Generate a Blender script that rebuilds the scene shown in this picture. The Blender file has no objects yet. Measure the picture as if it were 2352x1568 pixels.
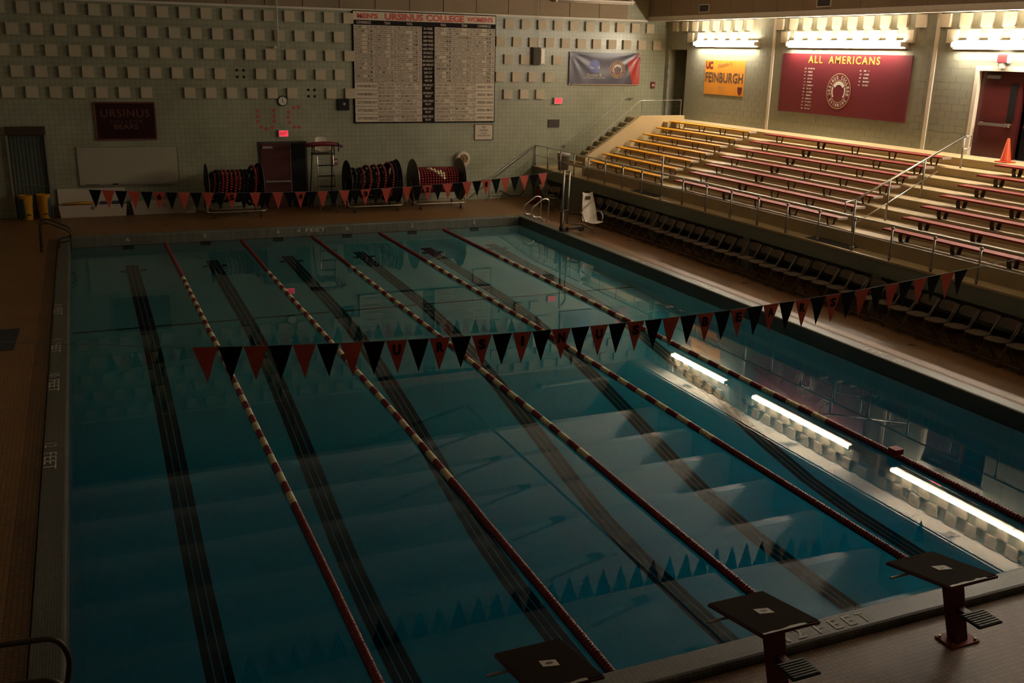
import bpy, math, random
from mathutils import Vector, Matrix
random.seed(7)
PI = math.pi
C = bpy.context.scene.collection
scn = bpy.context.scene

# ------------------------------------------------------------------ camera, world, exposure
cam_d = bpy.data.cameras.new('camera'); cam = bpy.data.objects.new('camera', cam_d); C.objects.link(cam)
cam_d.sensor_width = 36.0; cam_d.lens = 34.38; cam_d.clip_end = 200; cam_d.clip_start = .05
yaw, pit, roll = .4131, .2886, .0229
Fw = Vector((math.sin(yaw)*math.cos(pit), math.cos(yaw)*math.cos(pit), -math.sin(pit)))
Rt = Fw.cross(Vector((0, 0, 1))).normalized(); Up = Rt.cross(Fw)
R2 = math.cos(roll)*Rt + math.sin(roll)*Up; U2 = -math.sin(roll)*Rt + math.cos(roll)*Up
mw = Matrix((R2, U2, -Fw)).transposed().to_4x4(); mw.translation = (.1147, -6.4414, 5.5171)
cam.matrix_world = mw
scn.camera = cam
wd = bpy.data.worlds.new('night'); scn.world = wd; wd.use_nodes = True
wd.node_tree.nodes['Background'].inputs[0].default_value = (.5, .45, .4, 1)
wd.node_tree.nodes['Background'].inputs[1].default_value = .002
vs = scn.view_settings
vs.view_transform = 'Standard'; vs.look = 'None'; vs.gamma = 1; vs.use_curve_mapping = False
vs.exposure = 2.45
TUBE_POWER = 24.0
TUBE_COL = (1.0, .90, .74)
scn.cycles.max_bounces = 10; scn.cycles.diffuse_bounces = 5; scn.cycles.glossy_bounces = 5
scn.cycles.transparent_max_bounces = 16; scn.cycles.transmission_bounces = 6
scn.cycles.caustics_reflective = False; scn.cycles.caustics_refractive = False
scn.cycles.sample_clamp_indirect = 4.0

# ------------------------------------------------------------------ room numbers (metres, water surface z = 0)
XL, XRT, YN, YF = -.44, 13.13, 0.0, 22.86          # pool inner edges
ZC, ZD = .31, .235                                  # curb top, deck
YW, XR, XB = 27.25, 21.05, 15.58                    # far wall, right wall, balcony face
ZS = 1.405                                          # balcony walkway
XLW, YNW = -5.5, -10.0                              # left wall, wall behind
ZCE = 9.1
LW = 2.0951                                         # lane width

# ------------------------------------------------------------------ materials
MATS = {}
K = .64                                             # paint reflectance scale, per material below
KK = {'wall_tile_far': 1.0, 'wall_tile_left': .9, 'glazed_block': 1.0, 'mortar': .95, 'pool_tile': 1.0, 'ceiling_paint': 1.0, 'pale_wall': 1.0, 'soffit': .9, 'acoustic': .88,
      'fibre_panel': .85, 'board_white': .95, 'pale_print': .9, 'paw_red': 1.1, 'deck_tile': .72, 'curb_tile': .58, 'curb_tile_side': .52, 'steel': 1.0, 'dull_steel': .9,
      'trim_cream': .8, 'title_red': .9, 'tan_plastic': .5, 'white_plastic': .8, 'white_board': .8, 'clock_face': .9, 'banner_orange': .72, 'gold_paint': .75, 'balcony_green': .85,
      'door_red': .55, 'pennant_red': .75, 'float_white': .85, 'tube_light': 1.0}
def mat(name, col, rough=.5, metal=0.0, var=.1, scale=6.0, bump=0.0, spec=.5, emit=None, power=0):
    col = tuple(c*KK.get(name, K) for c in col)
    m = bpy.data.materials.new(name); m.use_nodes = True; nt = m.node_tree; n = nt.nodes; l = nt.links
    b = n['Principled BSDF']
    b.inputs['Roughness'].default_value = rough; b.inputs['Metallic'].default_value = metal
    b.inputs['Specular IOR Level'].default_value = spec
    tc = n.new('ShaderNodeTexCoord'); no = n.new('ShaderNodeTexNoise'); no.inputs['Scale'].default_value = scale
    no.inputs['Detail'].default_value = 4
    l.new(tc.outputs['Object'], no.inputs['Vector'])
    mx = n.new('ShaderNodeMix'); mx.data_type = 'RGBA'
    mx.inputs[6].default_value = tuple(c*(1-var) for c in col)+(1,); mx.inputs[7].default_value = tuple(min(1, c*(1+var)) for c in col)+(1,)
    l.new(no.outputs['Fac'], mx.inputs[0]); l.new(mx.outputs[2], b.inputs['Base Color'])
    if bump:
        bp = n.new('ShaderNodeBump'); bp.inputs['Strength'].default_value = bump; bp.inputs['Distance'].default_value = .02
        l.new(no.outputs['Fac'], bp.inputs['Height']); l.new(bp.outputs['Normal'], b.inputs['Normal'])
    if emit:
        b.inputs['Emission Color'].default_value = tuple(emit)+(1,); b.inputs['Emission Strength'].default_value = power
    MATS[name] = m; return m
def tile(name, col, mortar, bw, bh, axes, rough=.35, gap=.006, offset=0.0, bump=.25, var=.1, spec=.5, stain=None):
    """grid of tiles laid in the plane of two world axes"""
    col = tuple(c*KK.get(name, K) for c in col); mortar = tuple(c*KK.get(name, K) for c in mortar)
    m = bpy.data.materials.new(name); m.use_nodes = True; nt = m.node_tree; n = nt.nodes; l = nt.links
    b = n['Principled BSDF']; b.inputs['Roughness'].default_value = rough; b.inputs['Specular IOR Level'].default_value = spec
    g = n.new('ShaderNodeNewGeometry'); s = n.new('ShaderNodeSeparateXYZ'); c = n.new('ShaderNodeCombineXYZ')
    l.new(g.outputs['Position'], s.inputs[0])
    l.new(s.outputs[axes[0]], c.inputs[0]); l.new(s.outputs[axes[1]], c.inputs[1])
    br = n.new('ShaderNodeTexBrick'); br.offset = offset; br.squash = 1.0
    br.inputs['Scale'].default_value = 1; br.inputs['Brick Width'].default_value = bw; br.inputs['Row Height'].default_value = bh
    br.inputs['Mortar Size'].default_value = gap; br.inputs['Mortar Smooth'].default_value = .1; br.inputs['Bias'].default_value = 0
    br.inputs['Color1'].default_value = tuple(x*(1-var) for x in col)+(1,); br.inputs['Color2'].default_value = tuple(min(1, x*(1+var)) for x in col)+(1,)
    br.inputs['Mortar'].default_value = tuple(mortar)+(1,)
    l.new(c.outputs[0], br.inputs['Vector'])
    no = n.new('ShaderNodeTexNoise'); no.inputs['Scale'].default_value = .9; no.inputs['Detail'].default_value = 5
    l.new(g.outputs['Position'], no.inputs['Vector'])
    mx = n.new('ShaderNodeMix'); mx.data_type = 'RGBA'; mx.blend_type = 'MULTIPLY'; mx.inputs[0].default_value = .5
    rp = n.new('ShaderNodeValToRGB'); rp.color_ramp.elements[0].color = (.55, .52, .48, 1) if stain is None else tuple(stain)+(1,); rp.color_ramp.elements[0].position = .3
    rp.color_ramp.elements[1].color = (1, 1, 1, 1); rp.color_ramp.elements[1].position = .62
    l.new(no.outputs['Fac'], rp.inputs[0]); l.new(br.outputs['Color'], mx.inputs[6]); l.new(rp.outputs[0], mx.inputs[7])
    l.new(mx.outputs[2], b.inputs['Base Color'])
    bp = n.new('ShaderNodeBump'); bp.inputs['Strength'].default_value = bump; bp.inputs['Distance'].default_value = .01; bp.invert = True
    l.new(br.outputs['Fac'], bp.inputs['Height']); l.new(bp.outputs['Normal'], b.inputs['Normal'])
    MATS[name] = m; return m
GREEN = (.300, .300, .205)
tile('wall_tile_far', GREEN, (.20, .20, .14), .152, .152, (0, 2), .3, .007, var=.05, bump=.2)
tile('wall_tile_left', GREEN, (.20, .20, .14), .152, .152, (1, 2), .3, .007, var=.05, bump=.2)
mat('glazed_block', (.245, .24, .175), .35, var=.06, scale=3)
mat('mortar', (.30, .29, .21), .8)
tile('deck_tile', (.31, .145, .040), (.13, .060, .018), .052, .052, (0, 1), .45, .005, var=.2, bump=.3, stain=(.62, .55, .5))
tile('curb_tile', (.23, .225, .175), (.11, .108, .088), .052, .026, (0, 1), .4, .004, var=.18, bump=.3)
tile('curb_tile_side', (.25, .235, .175), (.11, .105, .085), .026, .052, (0, 1), .4, .004, var=.18, bump=.3)
tile('pool_tile', (.84, .94, .97), (.70, .82, .86), .052, .052, (0, 1), .4, .004, var=.04, bump=.05, stain=(.85, .88, .88))
mat('lane_black', (.012, .012, .014), .5)
mat('cream_paint', (.68, .52, .28), .5, var=.06, scale=2)
mat('tread_paint', (.62, .46, .23), .5, var=.12, scale=2.5)
mat('cream_panel', (.72, .64, .50), .6, var=.05)
mat('acoustic', (.50, .415, .285), .7, var=.05, scale=10)
mat('fibre_panel', (.28, .205, .125), .9, var=.15, scale=30, bump=.3)
mat('soffit', (.70, .62, .50), .7, var=.1)
mat('ceiling_paint', (.86, .82, .74), .8)
mat('pale_wall', (.50, .46, .38), .7, var=.04)
mat('trim_cream', (.70, .62, .48), .5)
mat('balcony_green', (.20, .20, .14), .45, var=.08, scale=2)
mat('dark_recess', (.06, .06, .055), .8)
mat('black', (.010, .009, .008), .6, spec=.2)
mat('rubber', (.02, .02, .02), .7)
mat('steel', (.62, .58, .52), .28, 1.0, var=.05)
mat('dull_steel', (.38, .35, .31), .42, .8, var=.08)
mat('bronze', (.10, .065, .04), .45, .5)
mat('yellow_plastic', (.95, .42, .004), .5, var=.07, spec=.2)
mat('red_plastic', (.40, .045, .032), .5, var=.1, spec=.15)
mat('end_cap', (.62, .50, .40), .5)
mat('maroon_paint', (.14, .014, .016), .42, var=.1)
mat('maroon_board', (.20, .018, .026), .45, var=.08, scale=4)
mat('door_red', (.13, .017, .015), .4, var=.12)
mat('gold_paint', (.85, .36, .05), .5)
mat('pale_print', (.62, .55, .45), .6)
mat('board_white', (.56, .46, .34), .5, var=.04)
mat('board_ink', (.02, .012, .012), .7, spec=.15)
mat('title_red', (.55, .06, .03), .5)
mat('text_brown', (.13, .08, .05), .6)
mat('banner_orange', (.85, .34, .03), .5, var=.06)
mat('banner_navy', (.075, .062, .095), .35, var=.15, scale=1.5)
mat('banner_red', (.55, .05, .03), .35)
mat('banner_blue', (.09, .10, .42), .4)
mat('seal_gold', (.62, .40, .18), .5)
mat('seal_brown', (.18, .06, .04), .5)
mat('white_plastic', (.62, .53, .42), .4, var=.05)
mat('white_board', (.42, .38, .28), .3, var=.05)
mat('paw_red', (.45, .03, .03), .5)
mat('pennant_red', (.62, .07, .035), .55, var=.08)
mat('pennant_black', (.006, .006, .007), .8, spec=.1)
mat('float_red', (.30, .018, .022), .3, var=.15, scale=20)
mat('float_white', (.80, .68, .42), .35, var=.08, scale=20)
mat('float_black', (.010, .009, .009), .35, spec=.3)
mat('reel_grey', (.17, .14, .11), .5, .2, var=.12)
mat('bin_yellow', (.70, .33, .02), .45, var=.1)
mat('bin_blue', (.03, .09, .13), .5)
mat('blue_gear', (.02, .03, .10), .5)
mat('cone_orange', (.90, .10, .02), .45)
mat('tan_plastic', (.22, .15, .09), .5, var=.1)
mat('grey_bag', (.36, .33, .30), .5, var=.1)
mat('guard_red', (.22, .012, .02), .5)
mat('block_top', (.034, .018, .006), .9, var=.25, scale=40, bump=.1, spec=.08)
mat('plaque', (.035, .004, .005), .22, var=.1)
mat('plaque_text', (.16, .045, .03), .4)
mat('exit_red', (.8, .05, .06), .5, emit=(1.0, .05, .09), power=.20)
mat('exit_white', (.75, .7, .6), .5)
mat('tube_light', (1, .95, .85), .5, emit=TUBE_COL, power=TUBE_POWER)
mat('alcove_shade_green', (.12, .14, .11), .5, var=.1)
mat('clock_face', (.75, .68, .55), .4)
mat('brown_vent', (.045, .03, .022), .6)

# still water: mirror by Fresnel over clear water that takes the red out of the light
def water_mat():
    m = bpy.data.materials.new('pool_water'); m.use_nodes = True; nt = m.node_tree; n = nt.nodes; l = nt.links
    n.remove(n['Principled BSDF']); out = n['Material Output']
    fr = n.new('ShaderNodeFresnel'); fr.inputs['IOR'].default_value = 1.333
    tr = n.new('ShaderNodeBsdfTransparent'); gl = n.new('ShaderNodeBsdfGlossy'); gl.inputs['Roughness'].default_value = 0.0
    mx = n.new('ShaderNodeMixShader')
    g = n.new('ShaderNodeNewGeometry'); no = n.new('ShaderNodeTexNoise'); no.inputs['Scale'].default_value = 2.2; no.inputs['Detail'].default_value = 2
    bp = n.new('ShaderNodeBump'); bp.inputs['Strength'].default_value = .002; bp.inputs['Distance'].default_value = .01
    l.new(g.outputs['Position'], no.inputs['Vector']); l.new(no.outputs['Fac'], bp.inputs['Height'])
    l.new(bp.outputs['Normal'], gl.inputs['Normal'])
    l.new(fr.outputs[0], mx.inputs[0]); l.new(tr.outputs[0], mx.inputs[1]); l.new(gl.outputs[0], mx.inputs[2])
    l.new(mx.outputs[0], out.inputs['Surface'])
    va = n.new('ShaderNodeVolumeAbsorption'); va.inputs['Color'].default_value = (.0, .87, .99, 1); va.inputs['Density'].default_value = .80
    l.new(va.outputs[0], out.inputs['Volume'])
    MATS['water'] = m
water_mat()

# ------------------------------------------------------------------ mesh helpers
class MB:
    def __init__(s): s.v = []; s.f = []
    def add(s, vs, fs):
        o = len(s.v); s.v += [tuple(p) for p in vs]; s.f += [tuple(i+o for i in f) for f in fs]; return s
    def box(s, x0, x1, y0, y1, z0, z1):
        return s.add([(x0,y0,z0),(x1,y0,z0),(x1,y1,z0),(x0,y1,z0),(x0,y0,z1),(x1,y0,z1),(x1,y1,z1),(x0,y1,z1)],
                     [(0,3,2,1),(4,5,6,7),(0,1,5,4),(1,2,6,5),(2,3,7,6),(3,0,4,7)])
    def prism(s, pts, vec):
        n = len(pts); vec = Vector(vec); a = [Vector(p) for p in pts]
        nrm = Vector((0,0,0))
        for i in range(n): nrm += a[i].cross(a[(i+1) % n])
        if nrm.dot(vec) > 0: a.reverse()
        vs_ = a+[p+vec for p in a]
        return s.add(vs_, [tuple(range(n)), tuple(range(2*n-1, n-1, -1))]+[(i, i+n, (i+1) % n+n, (i+1) % n) for i in range(n)])
    def tube(s, pts, r, n=8, cap=True, closed=False):
        P = [Vector(p) for p in pts]; m = len(P); rings = []
        rr = r if isinstance(r, (list, tuple)) else [r]*m
        prev = None
        for i in range(m):
            if closed: t = (P[(i+1) % m]-P[i-1]).normalized()
            elif i == 0: t = (P[1]-P[0]).normalized()
            elif i == m-1: t = (P[-1]-P[-2]).normalized()
            else: t = ((P[i]-P[i-1]).normalized()+(P[i+1]-P[i]).normalized()).normalized()
            if prev is None:
                a = Vector((0,0,1)) if abs(t.z) < .9 else Vector((1,0,0)); u = t.cross(a).normalized()
            else: u = (prev-t*prev.dot(t)).normalized()
            prev = u; w = t.cross(u)
            rings.append([P[i]+(u*math.cos(2*PI*k/n)+w*math.sin(2*PI*k/n))*rr[i] for k in range(n)])
        vs_ = [p for R in rings for p in R]; fs = []
        for i in range(m if closed else m-1):
            j = (i+1) % m
            for k in range(n): fs.append((i*n+k, i*n+(k+1) % n, j*n+(k+1) % n, j*n+k))
        if cap and not closed: fs.append(tuple(range(n-1, -1, -1))); fs.append(tuple((m-1)*n+k for k in range(n)))
        return s.add(vs_, fs)
    def cyl(s, p0, p1, r, n=10, r2=None): return s.tube([p0, p1], [r, r if r2 is None else r2], n)
    def lathe(s, prof, c, ax, n=20):
        """prof: (radius, distance along axis)"""
        ax = Vector(ax).normalized(); a = Vector((0,0,1)) if abs(ax.z) < .9 else Vector((1,0,0))
        u = ax.cross(a).normalized(); w = ax.cross(u); c = Vector(c); vs_ = []; fs = []; m = len(prof)
        for r, d in prof:
            for k in range(n): vs_.append(c+ax*d+(u*math.cos(2*PI*k/n)+w*math.sin(2*PI*k/n))*max(r, 1e-4))
        for i in range(m-1):
            for k in range(n): fs.append((i*n+k, i*n+(k+1) % n, (i+1)*n+(k+1) % n, (i+1)*n+k))
        fs.append(tuple(range(n-1, -1, -1))); fs.append(tuple((m-1)*n+k for k in range(n)))
        return s.add(vs_, fs)
    def grid(s, fn, nu, nv):
        vs_ = [fn(i/nu, j/nv) for j in range(nv+1) for i in range(nu+1)]
        fs = [(j*(nu+1)+i, j*(nu+1)+i+1, (j+1)*(nu+1)+i+1, (j+1)*(nu+1)+i) for j in range(nv) for i in range(nu)]
        return s.add(vs_, fs)
    def mesh(s, name, m, smooth=False):
        me = bpy.data.meshes.new(name); me.from_pydata(s.v, [], s.f); me.update()
        if smooth:
            for p in me.polygons: p.use_smooth = True
        me.materials.append(MATS[m]); return me
    def build(s, name, m, parent=None, smooth=False, bevel=0):
        o = bpy.data.objects.new(name, s.mesh(name, m, smooth)); C.objects.link(o); o.parent = parent
        if bevel:
            b = o.modifiers.new('bevel', 'BEVEL'); b.width = bevel; b.segments = 2; b.limit_method = 'ANGLE'
        return o
def place(me, name, parent=None, loc=(0,0,0), rot=(0,0,0), scale=(1,1,1)):
    o = bpy.data.objects.new(name, me); C.objects.link(o); o.parent = parent
    o.location = loc; o.rotation_euler = rot; o.scale = scale; return o
def tag(o, label, cat, group=None):
    o['label'] = label; o['category'] = cat
    if group: o['group'] = group
    return o
def thing(name, label, cat, loc=(0,0,0), rz=0, group=None):
    o = bpy.data.objects.new(name, None); C.objects.link(o); o.location = loc; o.rotation_euler = (0,0,rz)
    o.empty_display_size = .1
    return tag(o, label, cat, group)
def struct(name, mb, m, label=None, smooth=False, bevel=0):
    o = mb.build(name, m, None, smooth, bevel); o['kind'] = 'structure'
    if label: o['label'] = label
    return o
def copy_tree(o, parent=None):
    c = o.copy(); C.objects.link(c); c.parent = parent
    for ch in list(o.children): copy_tree(ch, c)
    return c
def rounded(pts, r, n=4):
    """round the corners of a 3D polyline"""
    P = [Vector(p) for p in pts]; out = [P[0]]
    for i in range(1, len(P)-1):
        a = (P[i-1]-P[i]); b = (P[i+1]-P[i]); d = min(r, a.length*.49, b.length*.49)
        p0 = P[i]+a.normalized()*d; p1 = P[i]+b.normalized()*d
        for k in range(n+1):
            t = k/n; out.append(p0*(1-t)**2+P[i]*2*t*(1-t)+p1*t*t)
    out.append(P[-1]); return out

# lettering: text turned into flat shapes laid on a surface
_tx = {}
def glyphs(s, bold=0.0, spacing=1.0):
    k = (s, bold, spacing)
    if k not in _tx:
        cu = bpy.data.curves.new('lettering', 'FONT'); cu.body = s; cu.size = 1; cu.offset = bold; cu.space_character = spacing
        cu.resolution_u = 3; cu.fill_mode = 'FRONT'
        o = bpy.data.objects.new('lettering', cu); me = bpy.data.meshes.new_from_object(o)
        v = [tuple(p.co) for p in me.vertices]; f = [tuple(p.vertices) for p in me.polygons]
        bpy.data.objects.remove(o); bpy.data.meshes.remove(me); bpy.data.curves.remove(cu)
        x0 = min(p[0] for p in v); x1 = max(p[0] for p in v); y0 = min(p[1] for p in v); y1 = max(p[1] for p in v)
        _tx[k] = ([((p[0]-x0)/(x1-x0), (p[1]-y0)/(y1-y0)) for p in v], f, (x1-x0)/(y1-y0))
    return _tx[k]
class TX(MB):
    def __init__(s, o, r, u, lift=.004):
        super().__init__(); s.o = Vector(o); s.r = Vector(r).normalized(); s.u = Vector(u).normalized(); s.n = s.r.cross(s.u); s.o += s.n*lift
    def p(s, x, y): return s.o+s.r*x+s.u*y
    def text(s, t, x, y, h, w=None, al='c', bold=0.0, spacing=1.0, slant=0.0, rot=0.0):
        v, f, ar = glyphs(t, bold, spacing); w = w or h*ar
        ox = x-(w/2 if al == 'c' else 0 if al == 'l' else w); cr, sr = math.cos(rot), math.sin(rot); vs_ = []
        for a, b in v:
            px = ox+a*w+slant*b*h-x; py = (b-.5)*h
            vs_.append(s.p(x+px*cr-py*sr, y+px*sr+py*cr))
        return s.add(vs_, f)
    def rect(s, x0, x1, y0, y1): return s.add([s.p(x0,y0), s.p(x1,y0), s.p(x1,y1), s.p(x0,y1)], [(0,1,2,3)])
    def poly(s, pts): return s.add([s.p(*q) for q in pts], [tuple(range(len(pts)))])
    def disc(s, x, y, r, n=24, ry=None): return s.poly([(x+r*math.cos(2*PI*k/n), y+(ry or r)*math.sin(2*PI*k/n)) for k in range(n)])
    def ring(s, x, y, r0, r1, a0=0, a1=2*PI, n=40):
        vs_ = []; 
        for k in range(n+1):
            a = a0+(a1-a0)*k/n
            vs_ += [s.p(x+r0*math.cos(a), y+r0*math.sin(a)), s.p(x+r1*math.cos(a), y+r1*math.sin(a))]
        return s.add(vs_, [(2*k, 2*k+1, 2*k+3, 2*k+2) for k in range(n)])
    def arc_text(s, t, x, y, r, h, a0, a1, inward=False):
        n = len(t)
        for i, ch in enumerate(t):
            if ch == ' ': continue
            a = a0+(a1-a0)*(i/(n-1))
            s.text(ch, x+r*math.cos(a), y+r*math.sin(a), h, rot=a+(PI/2 if inward else -PI/2), w=h*.62 if ch not in 'I' else h*.2, bold=.03)
    def strokes(s, x, y, w, h, rnd):
        """a line of print too small to read"""
        c = x
        while c < x+w:
            d = rnd.uniform(.10, .3)*h; 
            if rnd.random() < .85: s.rect(c, min(c+d, x+w), y-h/2, y+h/2*rnd.uniform(.7, 1))
            c += d+rnd.uniform(.10, .18)*h
        return s

# ================================================================== SETTING
# ---- deck
m = MB()
xo0, xo1, yo0, yo1 = XL-.32, XRT+.32, YN-.32, YF+.32
for a in ((XLW, xo0, YNW, YW), (xo1, XB+1.6, YNW, YW), (xo0, xo1, YNW, yo0), (xo0, xo1, yo1, YW)):
    m.box(a[0], a[1], a[2], a[3], -.4, ZD)
floor = struct('floor', m, 'deck_tile', 'brown mosaic tile pool deck around the pool')
# drains and scuffs in the deck
for x, y in ((2.2, 24.6), (12.0, 25.2), (14.6, 12.6), (14.7, 18.4), (14.5, 7.1)):
    MB().cyl((x, y, ZD-.02), (x, y, ZD+.004), .07, 14).build('floor_drain', 'brown_vent', floor)
# ---- curb round the pool, rounded lip
def curb(x0, x1, y0, y1, name, mt):
    return MB().box(x0, x1, y0, y1, -.012, ZC).build(name, mt, None, bevel=.035)
cw = .30
curb_root = bpy.data.objects.new('pool_curb', None); C.objects.link(curb_root); curb_root['kind'] = 'structure'; curb_root['label'] = 'raised grey mosaic curb round the pool'
for nm, a, mt in (('curb_side', (XL-cw, XL, YN-cw, YF+cw), 'curb_tile_side'), ('curb_side', (XRT, XRT+cw, YN-cw, YF+cw), 'curb_tile_side'),
                  ('curb_end', (XL+.0, XRT, YN-cw, YN), 'curb_tile'), ('curb_end', (XL, XRT, YF, YF+cw), 'curb_tile')):
    o = curb(*a, nm, mt); o.parent = curb_root
# joint between curb and deck
m = MB()
for a in ((xo0, XL-cw, yo0, yo1), (XRT+cw, xo1, yo0, yo1), (XL-cw, XRT+cw, yo0, YN-cw), (XL-cw, XRT+cw, YF+cw, yo1)): m.box(*a, -.4, ZD-.05)
m.build('joint', 'brown_vent', curb_root)
# lettering set into the curb
t = TX((0, 0, ZC), (1,0,0), (0,1,0)); 
for ch, x in zip('12FEET', (5.73, 5.89, 6.14, 6.33, 6.50, 6.67)): t.text(ch, x, -.15, .155, .04 if ch == '1' else .10, bold=.01)
t.text('12', 2.0, -.15, .155, .22); t.text('FEET', 2.6, -.15, .155, .6)
t.text('12', 10.0, -.15, .155, .22); t.text('FEET', 10.6, -.15, .155, .6)
t.build('lettering', 'pale_print', curb_root)
t = TX((0, 0, ZC), (0,-1,0), (1,0,0))
for n, y in (('8', 15.1), ('9', 12.45), ('10', 10.3), ('12', 7.15)):
    t.text(n, -y, -.645, .15, .08*len(n)); t.text('FEET', -(y-.55), -.645, .15, .58)
t.build('lettering', 'pale_print', curb_root)
t = TX((0, 0, ZC), (0,1,0), (-1,0,0))
for n, y in (('9', 15.2), ('10', 11.95), ('12', 6.3)):
    t.text(n, y-.1, -13.26, .13, .08*len(n)); t.text('FEET', y+.5, -13.26, .13, .55)
t.build('lettering', 'pale_print', curb_root)
t = TX((0, YF, 0), (1,0,0), (0,0,1))
for i, n in enumerate('654321'): t.text(n, (i+.5)*LW, .185, .12, .035 if n == '1' else .10)
t.text('4', 5.86, .195, .11, .09); t.text('FEET', 6.38, .195, .11, .62)
t.build('lettering', 'pale_print', curb_root)
t = TX((XRT, 0, 0), (0,-1,0), (0,0,1))
for n, y in (('9 FEET', 15.5), ('10 FEET', 12.2), ('12 FEET', 6.9), ('8 FEET', 18.0), ('12', 4.9)): t.text(n, -y, .17, .11, .13*len(n))
t.build('lettering', 'text_brown', curb_root)
# ---- pool basin (bottom as it stands seen through the still water)
PROF = [(YN, -1.88), (3.5, -1.88), (5.0, -1.84), (6.2, -1.74), (7.4, -1.54), (8.8, -1.25), (10.4, -.95), (12.0, -.70), (13.6, -.50), (15.4, -.40), (18.5, -.35), (YF, -.27)]
m = MB()
vs_ = []
for y, z in PROF: vs_ += [(XL, y, z), (XRT, y, z)]
m.add(vs_, [(2*i, 2*i+1, 2*i+3, 2*i+2) for i in range(len(PROF)-1)])
n = len(PROF)
m.add([(XL, y, z) for y, z in PROF]+[(XL, YF, -.001), (XL, YN, -.001)], [tuple(range(n+2))])
m.add([(XRT, y, z) for y, z in PROF]+[(XRT, YF, -.001), (XRT, YN, -.001)], [tuple(range(n+1, -1, -1))])
m.add([(XL, YN, -1.88), (XRT, YN, -1.88), (XRT, YN, -.001), (XL, YN, -.001)], [(0,3,2,1)])
m.add([(XL, YF, -.27), (XRT, YF, -.27), (XRT, YF, -.001), (XL, YF, -.001)], [(0,1,2,3)])
basin = struct('pool_basin', m, 'pool_tile', 'pale tiled pool basin sloping down to the deep end')
def zfloor(y):
    for (a, za), (b, zb) in zip(PROF, PROF[1:]):
        if a <= y <= b: return za+(zb-za)*(y-a)/(b-a)
    return PROF[-1][1]
for i in range(6):                                   # swimming lane lines: three black stripes and a T at the end
    xc = (i+.5)*LW; m = MB()
    ys = [.5, 3.5, 5.0, 6.2, 7.4, 8.8, 10.4, 12.0, 13.6, 15.4, 18.5, 21.55]
    for dx in (-.115, 0, .115):
        w2 = .050
        vs_ = []
        for y in ys: vs_ += [(xc+dx-w2, y, zfloor(y)+.004), (xc+dx+w2, y, zfloor(y)+.004)]
        m.add(vs_, [(2*k, 2*k+1, 2*k+3, 2*k+2) for k in range(len(ys)-1)])
    for s in (-1, 1):
        a, b = sorted((xc+s*.175, xc+s*.32)); m.add([(a, 20.76, zfloor(20.76)+.005), (b, 20.76, zfloor(20.76)+.005), (b, 20.96, zfloor(20.96)+.005), (a, 20.96, zfloor(20.96)+.005)], [(0,1,2,3)])
    m.build('lane_line', 'lane_black', basin)
    MB().box(xc-.15, xc+.15, YF-.012, YF-.002, -.10, .015).build('wall_target', 'lane_black', basin)
    t = TX((0, YF-.013, 0), (1,0,0), (0,0,1), .002); t.text('1-1', xc, -.03, .05, .14); t.build('target_mark', 'pale_print', basin)
m = MB(); m.add([(XL, 15.36, zfloor(15.36)+.006), (XRT, 15.36, zfloor(15.36)+.006), (XRT, 15.44, zfloor(15.44)+.006), (XL, 15.44, zfloor(15.44)+.006)], [(0,1,2,3)])
m.build('slope_line', 'maroon_paint', basin)
# ---- water
m = MB(); nx, ny = 1, 1
m.box(XL-.03, XRT+.03, YN-.03, YF+.03, -2.1, 0.0)
wtr = m.build('pool_water', 'water'); wtr['kind'] = 'stuff'; tag(wtr, 'still teal water filling the six lane pool', 'water')

# ---- far wall
m = MB().box(XLW-.3, XR+1.5, YW, YW+.3, -.4, ZCE)
wall_far = struct('wall_far', m, 'wall_tile_far', 'pale green tiled end wall with rows of cream blocks')
blk = MB().box(0, .335, -.085, 0, -.335, 0).mesh('acoustic_block', 'acoustic')
def block(x, z): return place(blk, 'acoustic_block', wall_far, (x, YW, z))
rows = [(6.605, .01, 'a'), (6.0, -.33, 'b'), (5.40, .01, 'a'), (4.785, -.33, 'b'), (4.18, .01, 'a')]
P_ = .651
for r, (z, x0, _) in enumerate(rows):
    for k in range(-4, 14):
        x = x0+P_*k
        if x > 8.55 or x < -2.7: continue
        if r == 3 and k == 8: continue
        if r == 4 and k in (4, 11): continue
        block(x, z)
    xr0 = 14.30 if r % 2 == 0 else 13.98
    cnt = (10, 11, 4, 4, 3)[r]
    for k in range(cnt): block(xr0+.646*k, z)
for x, z in ((-.33+P_*8, 4.785), (.01+P_*11, 4.18)):        # where a block came off: four glue dots
    for dx in (.06, .27):
        for dz in (-.06, -.27):
            MB().lathe([(.045, 0), (.045, .006)], (x+dx, YW, z+dz), (0,-1,0), 14).build('glue_dot', 'black', wall_far)
for k in range(22):                                          # fibre panels over the tiles
    x = 9.57+1.215*(k-12)
    if x+1.2 > 20.2: continue
    for j in range(2):
        MB().box(x+.012, x+1.203, YW-.03, YW, 6.755+1.16*j, 7.9+1.16*j).build('fibre_panel', 'fibre_panel', wall_far)
MB().box(XLW, 20.2, YW-.05, YW, 6.68, 6.745).build('ledge', 'trim_cream', wall_far)

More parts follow.
